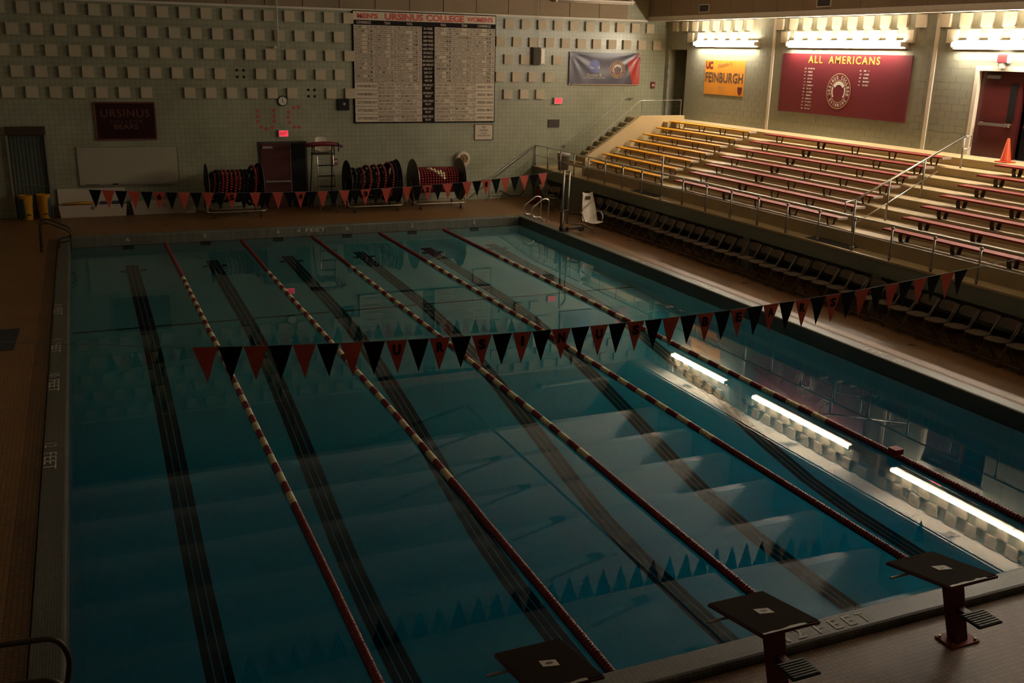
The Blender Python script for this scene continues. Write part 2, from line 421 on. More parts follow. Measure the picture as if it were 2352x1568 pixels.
# ---- right wall, real block courses
ZL = 3.20
m = MB()
D1 = (25.75, 27.0, 3.2, 5.71); D2 = (10.3, 12.40, 3.2, 5.34)
def hole_wall(m, x0, x1):
    ys = sorted({YNW, D2[0], D2[1], D1[0], D1[1], YW}); 
    for a, b in zip(ys, ys[1:]):
        top = 0
        for d in (D1, D2):
            if a >= d[0]-1e-6 and b <= d[1]+1e-6: top = d[3]; m.box(x0, x1, a, b, 0, d[2])
        m.box(x0, x1, a, b, top, ZCE)
hole_wall(m, XR+.005, XR+.3)
wall_right = struct('wall_right', m, 'mortar', 'glazed block side wall behind the bleachers')
bw, bh, jt = .405, .18, .007
full = MB().box(0, .04, -bw+jt, 0, 0, bh-jt).mesh('block', 'glazed_block')
stuff = MB(); cand = []
z = ZL-.02; r = 0
while z < 6.7:
    y = YW-(bw/2 if r % 2 else 0)
    if r % 2: stuff.box(XR, XR+.03, YW-bw/2+jt, YW, z, z+bh-jt)
    while y > -6:
        y0 = y-bw
        inside = any(y0 < d[1]+.02 and y > d[0]-.02 and z < d[3]-.02 for d in (D1, D2))
        if inside:
            for d in (D1, D2):
                if y > d[1] and y0 < d[1] and z < d[3]-.02 and y-d[1] > .05: stuff.box(XR, XR+.03, d[1], y, z, z+bh-jt)
                if y0 < d[0] and y > d[0] and z < d[3]-.02 and d[0]-y0 > .05: stuff.box(XR, XR+.03, y0+jt, d[0], z, z+bh-jt)
        else: cand.append((y, z))
        y = y0
    z += bh; r += 1
vis = [c for c in cand if 9.0 < c[0] < 16 and c[1] > ZL]
vis.sort(key=lambda c: c[0]); pick = set(vis[:300])
for c in cand:
    if c in pick: place(full, 'block', wall_right, (XR, c[0], c[1]))
    else: stuff.box(XR, XR+.03, c[0]-bw+jt, c[0], c[1], c[1]+bh-jt)
o = stuff.build('block_courses', 'glazed_block', wall_right); o['kind'] = 'stuff'
bR = MB().box(-.085, 0, -.335, 0, -.335, 0).mesh('acoustic_block', 'acoustic')
for z, starts in ((6.69, ((26.72, 8), (20.55, 10), (13.80, 18))), (6.30, ((25.66, 6), (20.25, 9), (13.50, 17)))):
    for y0, n_ in starts:
        for k in range(n_):
            place(bR, 'acoustic_block', wall_right, (XR, y0-.658*k, z))
for i, y in enumerate((20.67, 13.88, 7.1, .3)):
    struct('trim_%d' % (i+1), MB().box(XR-.03, XR+.01, y-.06, y+.06, ZL, 6.72), 'trim_cream', 'cream vertical joint strip on block wall')
# wall stubs behind the two openings
m = MB(); 
m.box(XR+1.4, XR+1.5, 25.2, YW, 3.0, 6.2); m.box(XR+.3, XR+1.5, 25.1, 25.2, 3.0, 6.2); m.box(XR+.3, XR+1.5, 25.2, YW, 3.0, 3.2); m.box(XR+.3, XR+1.5, 25.2, YW, 5.9, 6.0)
struct('wall_corridor', m, 'glazed_block')
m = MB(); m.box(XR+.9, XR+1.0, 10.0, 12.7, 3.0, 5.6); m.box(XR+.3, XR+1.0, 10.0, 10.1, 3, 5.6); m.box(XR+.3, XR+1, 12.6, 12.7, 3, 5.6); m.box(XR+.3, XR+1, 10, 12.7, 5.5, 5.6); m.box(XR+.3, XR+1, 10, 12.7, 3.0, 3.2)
struct('wall_lobby', m, 'dark_recess')  # lobby coloured near black, the opening's shade put into the paint
# ---- other walls, ceiling, beams, fascia, soffit
struct('wall_left', MB().box(XLW-.3, XLW, YNW, YW, -.4, ZCE), 'pale_wall')
struct('wall_near', MB().box(XLW-.3, XR+.3, YNW-.3, YNW, -.4, ZCE), 'pale_wall')
ceil = struct('ceiling', MB().box(XLW-.3, XR+.3, YNW-.3, YW+.3, ZCE, ZCE+.2), 'ceiling_paint')
for k in range(15):
    y = 24.85-2.44*k
    if y < YNW: break
    MB().box(XLW, 20.2, y-.16, y+.16, 8.0, ZCE).build('ceiling_beam', 'ceiling_paint', ceil)
m = MB().box(20.25, 20.35, YNW, YW, 6.72, ZCE)
fascia = struct('wall_fascia', m, 'mortar', 'brown panelled bulkhead over the bleachers')
fp = MB().box(-.045, 0, -1.2, 0, 0, 1.14).mesh('fascia_panel', 'fibre_panel')
k = 0; y = YW-.35
MB().box(20.205, 20.25, YW-.34, YW, 6.75, 7.89).build('fascia_panel', 'fibre_panel', fascia)
while y > YNW+1.2:
    for j in range(2): place(fp, 'fascia_panel', fascia, (20.25, y, 6.75+1.155*j))
    y -= 1.215
m = MB().box(20.2, XR+.3, YNW, YW, 6.72, 6.86)
soff = struct('wall_soffit', m, 'soffit', 'cream soffit over the wall lamps')
for k in range(20): MB().box(20.22, XR-.01, 26.5-1.83*k-.012, 26.5-1.83*k, 6.714, 6.722).build('soffit_joint', 'brown_vent', soff)
MB().box(20.17, 20.22, YNW, YW, 6.69, 6.76).build('soffit_edge', 'trim_cream', soff)
for y in (23.5, 17.36, 10.6):                                # square louvres in soffit and bulkhead
    m = MB().box(20.42, 20.82, y-.2, y+.2, 6.70, 6.722)
    g = m.build('soffit_louvre', 'trim_cream', soff)
    for j in range(5): MB().box(20.46, 20.78, y-.15+j*.065, y-.13+j*.065, 6.69, 6.702).build('slat', 'brown_vent', g)
for y in (23.55, 17.45, 11.3):
    g = MB().box(20.175, 20.21, y-.31, y+.31, 6.93, 7.20).build('bulkhead_louvre', 'trim_cream', fascia)
    MB().box(20.17, 20.177, y-.27, y+.27, 6.96, 7.17).build('louvre_core', 'brown_vent', g)

# ---- balcony, bleacher steps, divider, stairs
def yskew(x): return 23.88+.2083*(x-16.05)
m = MB()
m.box(XB, 17.2, YNW, YW, 1.05, ZS)                          # slab
m.box(XB, 15.8, 22.97, 24.55, ZD, 1.05); m.box(XB, 15.8, 25.95, YW, ZD, 1.05); m.box(XB, 15.8, 24.55, 25.95, ZD, .50)
m.box(15.75, 15.8, 24.55, 25.95, .5, 1.05)
y = 18.72
while y > YNW: m.box(XB, XB+.3, y-.27, y, ZD, 1.05); y -= 4.62
m.box(17.1, 17.2, YNW, 22.97, ZD, 1.05); m.box(15.8, 17.2, 22.9, 23.1, ZD, 1.05)
balcony = struct('balcony', m, 'balcony_green', 'pale green concrete balcony edge over the row of folding chairs')
MB().box(XB-.012, XB+.02, YNW, YW, ZS-.03, ZS+.015).build('nosing', 'tread_paint', balcony)
MB().box(XB+.02, 17.2, YNW, YW, ZS, ZS+.012).build('walkway', 'tread_paint', balcony)
TZ = [1.75+.2075*k for k in range(8)]; TXX = [16.03+.6*k for k in range(8)]
for k in range(8):
    x0 = TXX[k]; x1 = XR+.01 if k == 7 else TXX[k+1]+.3
    y0 = YNW
    z0 = ZS if k == 0 else TZ[k-1]-.1
    m = MB(); m.prism([(x0, y0, z0), (x1, y0, z0), (x1, yskew(x1) if k < 7 else YW, z0), (x0, yskew(x0), z0)], (0, 0, TZ[k]-z0))
    o = m.build('bleacher_step', 'tread_paint', balcony, bevel=.012)
m = MB().box(XR-.5, XR, YNW, YW, ZS, TZ[7]-.02); m.build('bleacher_core', 'tread_paint', balcony)
prof = [(16.0, ZS), (16.0, 2.03), (16.1, 2.11), (18.43, 3.405), (20.52, 3.385), (20.52, ZS)]
m = MB(); nn = len(prof)
a = [(x, yskew(x), z) for x, z in prof]; b = [(x, yskew(x)+.2, z) for x, z in prof]
m.add(a+b, [tuple(range(nn)), tuple(range(2*nn-1, nn-1, -1))]+[(i, i+nn, (i+1) % nn+nn, (i+1) % nn) for i in range(nn)])
wd_ = struct('wall_divider', m, 'cream_paint', 'cream sloping side wall between bleachers and stairs')
stairs = struct('stairs', MB().box(19.5, XR, 24.3, YW, ZS, 3.19), 'tread_paint', 'concrete stairs rising along the end wall to the landing')
for k in range(10):
    x0 = 17.14+.262*(k-.15); zt = ZS+.176*(k+1)
    if zt > 3.19: break
    MB().prism([(x0, yskew(x0)+.18, ZS), (19.6, yskew(19.6)+.18, ZS), (19.6, YW, ZS), (x0, YW, ZS)], (0, 0, zt-ZS)).build('stair_step', 'tread_paint', stairs, bevel=.01)

# ================================================================== LIGHTS
def lamp(y0, y1, label):
    t = thing('wall_lamp', label, 'lamp', (XR, (y0+y1)/2, 5.92), 0, None); h = (y1-y0)/2
    MB().box(-.09, 0, -h-.06, h+.06, -.11, .11).build('housing', 'white_plastic', t)  # back plate made tall to shade the wall and pass for glow
    n_ = max(1, round(2*h/1.22)); L_ = 2*h/n_
    for k in range(n_):
        c0 = -h+k*L_
        MB().cyl((-.165, c0+.01, 0), (-.165, c0+L_-.01, 0), .06, 16).build('tube', 'tube_light', t, True)
    for e in (-h, h): MB().box(-.22, 0, e-.02, e+.02, -.065, .065).build('end_cap', 'white_plastic', t)
    return t
lamp(21.45, 25.05, 'lit fluorescent wall lamp above the yellow banner')
lamp(14.93, 19.80, 'lit fluorescent wall lamp above the big maroon wall board')
lamp(8.33, 13.20, 'lit fluorescent wall lamp above the maroon double door')
lamp(1.5, 6.4, 'lit fluorescent wall lamp on the block wall past the double door')

# ================================================================== BLEACHER BENCHES
ORD = ['first', 'second', 'third', 'fourth', 'fifth', 'sixth', 'seventh']
YLt = [23.75, 23.89, 24.02, 24.13, 24.25, 24.37, 24.48]; YRt = [19.09, 19.23, 19.32, 19.45, 19.57, 19.65, 19.76]
MLt = [18.31, 18.44, 18.54, 18.66, 18.76, 18.84, 18.94]; MRt = [11.30, 11.42, 11.52, 11.62, 11.72, 11.80, 11.88]
RLt = [9.84, 9.92, 10.01, 10.08, 10.16, 10.21, 10.27]
def legmesh(wide):
    """bent flat-bar U support"""
    m = MB(); w = .05 if wide else .022
    pts = [(.03, .185), (.022, .12), (.055, .012), (.07, .0), (.21, .0), (.225, .012), (.258, .12), (.25, .185)]
    th = .014
    for (x0, z0), (x1, z1) in zip(pts, pts[1:]):
        d = Vector((x1-x0, 0, z1-z0)); nrm = Vector((-d.z, 0, d.x)).normalized()*th/2
        m.prism([(x0-nrm.x, -w, z0-nrm.z), (x1-nrm.x, -w, z1-nrm.z), (x1+nrm.x, -w, z1+nrm.z), (x0+nrm.x, -w, z0+nrm.z)], (0, 2*w, 0))
    return m.mesh('leg', 'bronze')
LEG_N, LEG_W = legmesh(False), legmesh(True)
def bench(k, ya, yb, legs, mt, cap, label, group):
    x = 16.05+.6*k; zt = TZ[k]
    t = thing('bleacher_bench', label, 'bench', (x, ya, zt), 0, group)
    L_ = ya-yb
    m = MB(); n_ = 1
    m.box(0, .28, -L_, 0, .185, .225)
    m.build('seat_plank', mt, t, bevel=.008)
    MB().box(0.0, .28, -.006, .002, .18, .228).build('end_cap', mt, t)
    MB().box(-.004, .284, -L_-.06, -L_, .178, .230).build('end_cap', cap, t)
    for ly, wd in legs: place(LEG_W if wd else LEG_N, 'leg', t, (0, ly-ya, 0))
    return t
for k in range(7):
    d = YLt[k]-23.75
    bench(k, YLt[k], YRt[k], [(YLt[k]-.66, 0), (YLt[k]-1.92, 0), (YLt[k]-3.16, 0), (YRt[k]+.28, 0)], 'yellow_plastic', 'end_cap',
          'yellow bleacher bench, %s row up from the railing' % ORD[k], 'yellow bleacher benches')
    bench(k, MLt[k], MRt[k], [(MLt[k]-.60, 0), (MLt[k]-2.5, 1), (MLt[k]-3.9, 0), (MLt[k]-5.3, 0), (MRt[k]+.33, 0)], 'red_plastic', 'end_cap',
          'red bench between yellow benches and handrail, %s row above the railing' % ORD[k], 'red benches between the aisles')
    bench(k, RLt[k], RLt[k]-7.0, [(RLt[k]-.52, 1), (RLt[k]-1.93, 1), (RLt[k]-3.3, 1), (RLt[k]-4.7, 1), (RLt[k]-6.5, 1)], 'red_plastic', 'end_cap',
          'red bench below the maroon double door, %s row above the railing' % ORD[k], 'red benches past the handrail aisle')

# ================================================================== RAILINGS
t = thing('balcony_railing', 'steel pipe railing along the balcony edge above folding chairs', 'railing', (XB+.07, 0, ZS))
PY = [27.2, 26.13, 25.08, 24.0, 22.93, 21.77, 20.62, 19.45, 18.30, 17.17, 16.0, 14.86, 13.70, 12.57, 11.42, 10.26, 9.13, 7.98, 6.84, 5.7, 4.57, 3.4, 2.25, 1.1, -.05, -1.2]
for y in PY:
    p = MB().cyl((0, y, .012), (0, y, .765), .021, 8).build('post', 'dull_steel', t, True)
    MB().lathe([(.021, .07), (.045, .075), (.045, .10), (.021, .105)], (0, y, 0), (0,0,1), 8).build('collar', 'dull_steel', p)
    MB().lathe([(.021, .68), (.036, .685), (.036, .72), (.021, .725)], (0, y, 0), (0,0,1), 8).build('collar', 'dull_steel', p)
MB().cyl((0, YW-.02, .765), (0, -1.3, .765), .019, 8).build('top_rail', 'steel', t, True)
MB().cyl((0, YW-.02, .40), (0, -1.3, .40), .011, 6).build('mid_rail', 'steel', t, True)
for y, lb in ((18.30, 'tall slim steel flag pole clamped to railing by the yellow benches'), (4.57, 'tall slim steel flag pole clamped to railing past the double door')):
    f = thing('flag_pole', lb, 'pole', (XB+.022, y-.06, ZS+.016))
    MB().cyl((0, 0, .03), (0, 0, 1.26), .024, 8).build('pole', 'dull_steel', f, True)
    MB().lathe([(.05, 0), (.05, .03), (.03, .05)], (0, 0, 0), (0,0,1), 10).build('foot', 'dull_steel', f)
    MB().tube([(-.10, 0, 1.2), (0, 0, 1.26), (.02, 0, 1.2)], .012, 6).build('pulley_arm', 'dull_steel', f)
# aisle handrail up the bleachers
t = thing('aisle_handrail', 'bright steel handrail climbing the bleacher aisle to the double door', 'handrail', (0, 0, 0))
ya = lambda x: 10.36+.26*(x-15.6)
def hp(x, z): return (x, ya(x), z)
top = [hp(15.72, 2.53), hp(19.95, 3.76)]
MB().tube(top, .024, 8).build('top_rail', 'steel', t, True)
MB().tube([hp(15.75, 1.98), hp(18.9, 2.98)], .012, 6).build('mid_rail', 'steel', t, True)
for x, zb in ((15.72, ZS+.012), (16.95, TZ[1]), (18.3, TZ[3]), (19.9, TZ[6])):
    ztop = 2.53+(x-15.72)*(3.76-2.53)/(19.95-15.72)
    MB().cyl(hp(x, zb+.001), hp(x, ztop), .024, 8).build('post', 'dull_steel', t, True)
MB().tube(rounded([hp(19.93, 3.76), hp(20.22, 3.76), hp(20.22, 3.46), hp(19.93, 3.46)], .04), .014, 6).build('end_loop', 'steel', t, True)
MB().tube(rounded([hp(15.74, 2.53), hp(15.35, 2.50), hp(15.35, 2.26), hp(15.72, 2.24)], .04), .014, 6).build('end_loop', 'steel', t, True)
# stair rails
t = thing('stair_handrail', 'slim dark handrail fixed to the green end wall above the stairs', 'handrail', (0, YW, 0))
MB().tube([(16.75, -.07, 2.14), (16.92, -.07, 2.15), (19.34, -.07, 3.88), (19.7, -.07, 3.88)], .018, 8).build('rail', 'dull_steel', t, True)
for x, z in ((16.85, 2.12), (18.1, 3.0), (19.6, 3.86)): MB().tube([(x, -.07, z), (x, -.03, z-.05), (x, 0, z-.05)], .012, 6).build('bracket', 'steel', t)
t = thing('divider_rail', 'thin steel rail standing on the cream sloping side wall', 'handrail', (0, 0, 0))
yy = lambda x: yskew(x)+.1
pts = [(16.28, yy(16.28), 2.20), (16.28, yy(16.28), 2.53), (18.42, yy(18.42), 3.93), (20.4, yy(20.4), 3.93)]
MB().tube(rounded(pts, .05), .013, 6).build('rail', 'dull_steel', t, True)
for x, z0, z1 in ((17.4, 2.82, 3.26), (18.5, 3.40, 3.93), (19.5, 3.39, 3.93), (20.38, 3.385, 3.93)): MB().cyl((x, yy(x), z0), (x, yy(x), z1), .013, 6).build('post', 'dull_steel', t)
t = thing('deck_handrail', 'slim handrail sloping down the end wall beside the balcony', 'handrail', (0, YW, 0))
MB().tube([(15.6, -.06, 2.17), (13.75, -.06, .95), (13.5, -.06, .95)], .018, 8).build('rail', 'dull_steel', t, True)
for x, z in ((15.3, 1.95), (13.95, 1.06)): MB().tube([(x, -.06, z), (x, -.02, z-.04), (x, 0, z-.04)], .011, 6).build('bracket', 'dull_steel', t)
# ================================================================== DOORS
d1 = struct('door_1', MB().box(5.50, 7.10, YW-.05, YW, ZD, 2.44), 'bronze', 'dark red double door in the far wall')
for x0, x1, nm in ((5.56, 6.56, 'door_leaf'), (6.58, 7.04, 'door_leaf')):
    lf = MB().box(x0, x1, YW-.075, YW-.04, ZD+.02, 2.38).build(nm, 'door_red' if x0 < 6 else 'black', d1)
    if x0 < 6:
        MB().box(x0+.12, x1-.06, YW-.13, YW-.10, 1.10, 1.15).build('push_bar', 'dull_steel', lf)
        for xx in (x0+.14, x1-.1): MB().box(xx, xx+.05, YW-.11, YW-.07, 1.09, 1.16).build('bar_mount', 'dull_steel', lf)
        MB().box(x0+.05, x0+.38, YW-.12, YW-.075, 2.22, 2.29).build('door_closer', 'dull_steel', lf)
        MB().box(x1-.03, x1-.015, YW-.085, YW-.075, .3, 2.3).build('edge_strip', 'dull_steel', lf)
d2 = struct('door_2', MB().box(XR+.10, XR+.2, 11.10, 12.36, 3.21, 5.30), 'door_red', 'maroon double door at the top of the bleachers')
MB().box(XR+.085, XR+.10, 11.24, 11.42, 4.12, 5.02).build('glass_pane', 'black', d2)
MB().box(XR+.03, XR+.06, 11.36, 12.2, 3.98, 4.05).build('push_bar', 'dull_steel', d2)
for y in (11.38, 12.12): MB().box(XR+.04, XR+.1, y, y+.06, 3.97, 4.06).build('bar_mount', 'dull_steel', d2)
MB().lathe([(.03, 0), (.045, .02), (.045, .05), (.02, .06)], (XR+.1, 11.3, 4.02), (-1,0,0), 12).build('lock', 'steel', d2)
MB().box(XR+.04, XR+.1, 11.75, 12.15, 5.12, 5.20).build('door_closer', 'dull_steel', d2)
lf = MB().box(XR+.25, XR+.30, 10.3, 11.06, 3.21, 5.30).build('door_leaf', 'black', d2)  # black sheet across the doorway, standing for the darkness of the opening
MB().box(XR+.2, XR+.24, 10.35, 11.0, 3.98, 4.04).build('push_bar', 'red_plastic', lf)
m = MB(); m.box(XR-.015, XR+.12, 12.36, 12.48, 3.2, 5.42); m.box(XR-.015, XR+.12, 10.2, 12.36, 5.30, 5.42); m.build('door_frame', 'trim_cream', d2)
d3 = struct('door_3', MB().box(-1.93, -.94, YW-.03, YW, ZD, 2.95), 'alcove_shade_green', 'dark green panel standing in for a shaded alcove in a pale steel frame')  # alcove built as a flat panel, its inner shade put into the darker green
for k in range(9): MB().box(-1.9+k*.107, -1.83+k*.107, YW-.045, YW-.03, ZD, 2.93).build('slat', 'alcove_shade_green', d3)
for x in (-1.99, -.94): MB().box(x, x+.055, YW-.16, YW, ZD, 2.75).build('frame_post', 'dull_steel', d3)
MB().box(-1.99, -.885, YW-.2, YW, 2.75, 3.0).build('frame_header', 'bronze', d3)

# ================================================================== THINGS ON THE FAR WALL
# record board
rnd = random.Random(3)
BX0, BX1, BZ0, BZ1 = 8.80, 13.93, 3.05, 6.675
t = thing('record_board', 'large white swimming record board with red title and black middle column', 'sign', ((BX0+BX1)/2, YW, BZ0))
MB().box(BX0-t.location.x-.03, BX1-t.location.x+.03, -.05, 0, -.03, BZ1-BZ0+.03).build('frame', 'board_ink', t)
W_, H_ = BX1-BX0, BZ1-BZ0; ox = -W_/2
def bu(u): return ox+u*W_
def bv(v): return H_*(1-v)
MB().box(bu(0), bu(1), -.075, -.05, bv(.075), bv(0)).build('title_panel', 'board_white', t)
cols = [0, .160, .318, .469, .557, .708, .855, 1.0]
names = [
 ['ADAMS','CARNARGY','SCHARONE','KUNESS','LEAR','LEAR'], ['STRARME','CARNARGY','UZE','LEAR','MAY','MAY'], ['LYENS','MENZER','MENZER','CAPODANNO','CAPODANNO','CAPODANNO'],
 ['BANKS','MENZER','BANKS','LAW FERRANI','SCHULTZ','LYMAN'], ['BANKS','WAGNER','BANKS','GLASSER','SCHULTZ','MEYERS'], ['BANKS','MENZER','THOMAS','CWALTERS','SCHULTZ','WEYERS'],
 ['ADAMS','DEAN','TSE','P LYONS','P LYONS','P LYONS'], ['FITZSTEVENS','PRIOR','PRIOR','MAY','P LYONS','SHORAM'], ['DOUGHERTY','COULTER','MONTGOMERY','LYNES','LEAR','CLON'],
 ['GRAHAM','COULTER','TSE','TIERNEY','TIERNEY','TIERNEY'], ['ADAMS','MOSSER','CLINE','ZIMMERMAN','BAKER','BAKER'], ['ROCKAWAY','C SMITH','ROCKAWAY','LEITZ','LEITZ','LEITZ'],
 ['RAMON','ROBINSON','BOYLE','LYNES','P LYONS','P LYONS'], ['FITZSTEVENS','CALLAGHAN','MENZER','SCHULTZ','SCHULTZ','SCHULTZ']]
events = ['50 FREE','100 FREE','200 FREE','500 FREE','1000 FREE','1650 FREE','100 BACK','200 BACK','100 BREAST','200 BREAST','100 FLY','200 FLY','200 IM','400 IM']
times = ['19.98','44.51','1:38.52','4:28.50','9:22.65','15:21.08','49.15','1:48.46','55.64','2:01.60','49.05','1:51.31','1:53.38','4:02.33']
relay = [(['SWARTHMORE','PRIOR COULTER','DREW SMITH','P LYONS SORLA','P LYONS LEAR','URSINUS'], ['','MOSSER CARNARGY','TSE LAWLESS','BAKER LEAR','BAKER MAY',''], '200 MEDLEY'),
 (['SWARTHMORE','PRIOR COULTER','PRIOR COULTER','P LYONS TIERNEY','P LYONS SORLA','URSINUS'], ['','MOSSER MENZER','MCNAMARA PENROSE','BAKER GUNDERSEN','BAKER LEAR',''], '400 MEDLEY'),
 (['GETTYSBURG','MOSSER MENZER','TSE SMITH','MAY LEAR','LEAR BAKER','URSINUS'], ['','LEAR CARNARGY','LAWLESS MCH ED','BAKER RACHAEL','P LYONS MAY',''], '200 FREE'),
 (['GETTYSBURG','MENZER LEAR','SCHARONE CLINE','BAKER CAPODANNO','MAY LEAR','URSINUS'], ['','KRAWITZ CARNARGY','GOULD SANDERS','GUNDERSEN P LYONS','LYONS BAKER',''], '400 FREE'),
 (['GETTYSBURG','MENZER MOSSER','MENZER LEAR','LEITZ CAPODANNO','LEITZ MAY','URSINUS'], ['','LEAR KRAWITZ','COOPER WAGNER','GUNDERSEN P LYONS','GUNDERSEN P LYONS',''], '800 FREE')]
order = [0, 1, 2, 4, 5, 6]
rv = [.117+.0366*i for i in range(15)]; rv2 = [.117+.0366*14+.0742*i for i in range(6)]
rv2[-1] = .998
rows_ = [(rv[i], rv[i+1]) for i in range(14)]+[(rv2[i], rv2[i+1]) for i in range(5)]
inkL = TX((0, -.0765, 0), (1,0,0), (0,0,1), .003); inkW = TX((0, -.0565, 0), (1,0,0), (0,0,1), .003)
for ri, (v0, v1) in enumerate(rows_):
    for ci, c in enumerate(order):
        u0, u1 = cols[c], cols[c+1]
        MB().box(bu(u0)+.006, bu(u1)-.006, -.075, -.05, bv(v1)+.006, bv(v0)-.006).build('record_panel', 'board_white', t)
        cwid = (u1-u0)*W_; xa = bu(u0)+.03; xb = bu(u1)-.025; zc = (bv(v0)+bv(v1))/2
        if ri < 14:
            nm = names[ri][ci]; inkL.text(nm, xa, zc, .082, min(.052*len(nm), .42), 'l', .004)
            yr = str(8+(ri*3+ci*5) % 12).zfill(2); cl = ['UC', 'FM', 'GC', 'WD', 'UC'][(ri+ci) % 5]
            inkL.text(yr, xa+cwid*.52, zc, .082, .07, 'l', .004)
            if c in (0, 2, 4, 6): inkL.text(cl, xa+cwid*.64, zc, .082, .075, 'l', .004)
            inkL.text(times[ri], xb, zc, .082, .042*len(times[ri]), 'r', .004)
        else:
            a_, b_, ev = relay[ri-14]; tm = ['1:28.51', '3:18.57', '1:20.41', '2:57.92', '6:42.83'][ri-14]
            if c in (0, 6):
                inkL.text(a_[ci], xa+.05, zc, .085, .045*len(a_[ci]), 'l', .004); inkL.text('10', xa+cwid*.58, zc, .085, .07, 'l', .004); inkL.text(tm, xb-.02, zc, .085, .21, 'r', .004)
            else:
                inkL.text(a_[ci], xa, zc+.055, .08, min(.043*len(a_[ci]), cwid*.66), 'l', .004); inkL.text(b_[ci], xa, zc-.055, .08, min(.043*len(b_[ci]), cwid*.72), 'l', .004)
                inkL.text(tm, xb, zc+.07, .065, .19, 'r', .004); inkL.text('10', xb-.02, zc-.05, .065, .07, 'r', .004)
    ue = (bu(cols[3])+bu(cols[4]))/2; zc = (bv(v0)+bv(v1))/2
    if ri < 14: inkW.text(events[ri], ue, zc, .075, .040*len(events[ri])+.03, 'c', .012)
    else: inkW.text(relay[ri-14][2], ue, zc+.05, .075, .38, 'c', .012); inkW.text('RELAY', ue, zc-.06, .075, .22, 'c', .012)
for c, s_ in ((0, 'CONFERENCE'), (1, 'TEAM'), (2, 'POOL'), (4, 'POOL'), (5, 'TEAM'), (6, 'CONFERENCE')):
    inkW.text(s_, (bu(cols[c])+bu(cols[c+1]))/2-.05, (bv(.075)+bv(.117))/2, .085, .05*len(s_), 'c', .012)
for o in (inkL.build('record_lettering', 'text_brown', t), inkW.build('event_lettering', 'board_white', t)): o['kind'] = 'stuff'
for s_, u, hh, ww in (("MEN'S", .095, .165, .72), ('URSINUS', .345, .22, 1.36), ('COLLEGE', .635, .22, 1.40), ("WOMEN'S", .885, .165, .98)):
    tt = TX((0, -.0765, 0), (1,0,0), (0,0,1), .003); tt.text(s_, bu(u), bv(.038), hh, ww, 'c', .04); tt.build('title_word', 'title_red', t)

def plate(name, label, cat, x0, x1, z0, z1, th, mt, group=None, frame=None, fm=None):
    t = thing(name, label, cat, ((x0+x1)/2, YW, z0), 0, group); w = (x1-x0)/2; h = z1-z0
    MB().box(-w, w, -th, -.002, 0, h).build('panel', mt, t)
    if frame:
        for a in ((-w, -w+frame, 0, h), (w-frame, w, 0, h), (-w+frame, w-frame, 0, frame), (-w+frame, w-frame, h-frame, h)): MB().box(a[0], a[1], -th-.012, -th, a[2], a[3]).build('frame_bar', fm, t)
    return t, w, h
# no diving sign
t, w, h = plate('no_diving_sign', 'framed no diving sign on the green wall under the record board', 'sign', 13.20, 13.935, 2.385, 2.955, .02, 'board_white', None, .022, 'text_brown')
s = TX((0, -.02, 0), (1,0,0), (0,0,1), .004)
for s_, z_, h_, w_ in (('NO', .46, .075, .14), ('DIVING', .35, .075, .33), ('IN THE', .245, .045, .22), ('SHALLOW END', .165, .055, .50)):
    s = TX((0, -.02, 0), (1,0,0), (0,0,1), .004); s.text(s_, 0, z_, h_, w_, 'c', .012); s.build('lettering', 'text_brown', t)
# maroon plaque
t, w, h = plate('college_plaque', 'shiny maroon framed plaque on the green wall above the whiteboard', 'sign', .545, 2.345, 2.55, 3.73, .05, 'plaque', None, .045, 'seal_brown')
s = TX((0, -.05, 0), (1,0,0), (0,0,1), .004); s.text('URSINUS', .0, .83, .25, 1.45, 'c', .02, 1.1); s.build('lettering', 'plaque_text', t)
s = TX((0, -.05, 0), (1,0,0), (0,0,1), .004); s.text('COLLEGE', 0, .58, .09, .95, 'c', .015, 1.5); s.build('lettering', 'plaque_text', t)
s = TX((0, -.05, 0), (1,0,0), (0,0,1), .004); s.text('BEARS', 0, .42, .16, .72, 'c', .02); s.build('lettering', 'plaque_text', t)
# whiteboard
t, w, h = plate('whiteboard', 'wide whiteboard with pen tray on the wall below the maroon plaque', 'whiteboard', -.07, 2.94, 1.17, 2.36, .03, 'white_board', None, .02, 'dull_steel')
MB().box(-w+.05, w-.1, -.10, -.03, -.02, 0).build('pen_tray', 'dull_steel', t)
for k in range(6): MB().cyl((-1.35+.07*k, -.06, .015), (-1.30+.07*k, -.06, .015), .012, 6).build('marker', 'brown_vent', t)
MB().box(-.55, -.38, -.09, -.05, 0.0, .035).build('eraser', 'black', t)
# clock
t = thing('wall_clock', 'round black rimmed clock on the wall above the red paw prints', 'clock', (6.355, YW, 3.76))
MB().lathe([(.155, 0), (.165, .03), (.165, .055), (.14, .06)], (0, 0, 0), (0,-1,0), 28).build('rim', 'black', t, True)
MB().lathe([(.138, .058), (.138, .063)], (0, 0, 0), (0,-1,0), 28).build('face', 'clock_face', t)
MB().box(-.006, .006, -.072, -.067, -.01, .10).build('minute_hand', 'black', t)
o = MB().box(-.007, .007, -.070, -.065, -.01, .07).build('hour_hand', 'black', t); o.rotation_euler = (0, 2.5, 0)
for k in range(12):
    a = k*PI/6; MB().box(.112*math.sin(a)-.006, .112*math.sin(a)+.006, -.066, -.062, .112*math.cos(a)-.012, .112*math.cos(a)+.012).build('hour_mark', 'black', t)
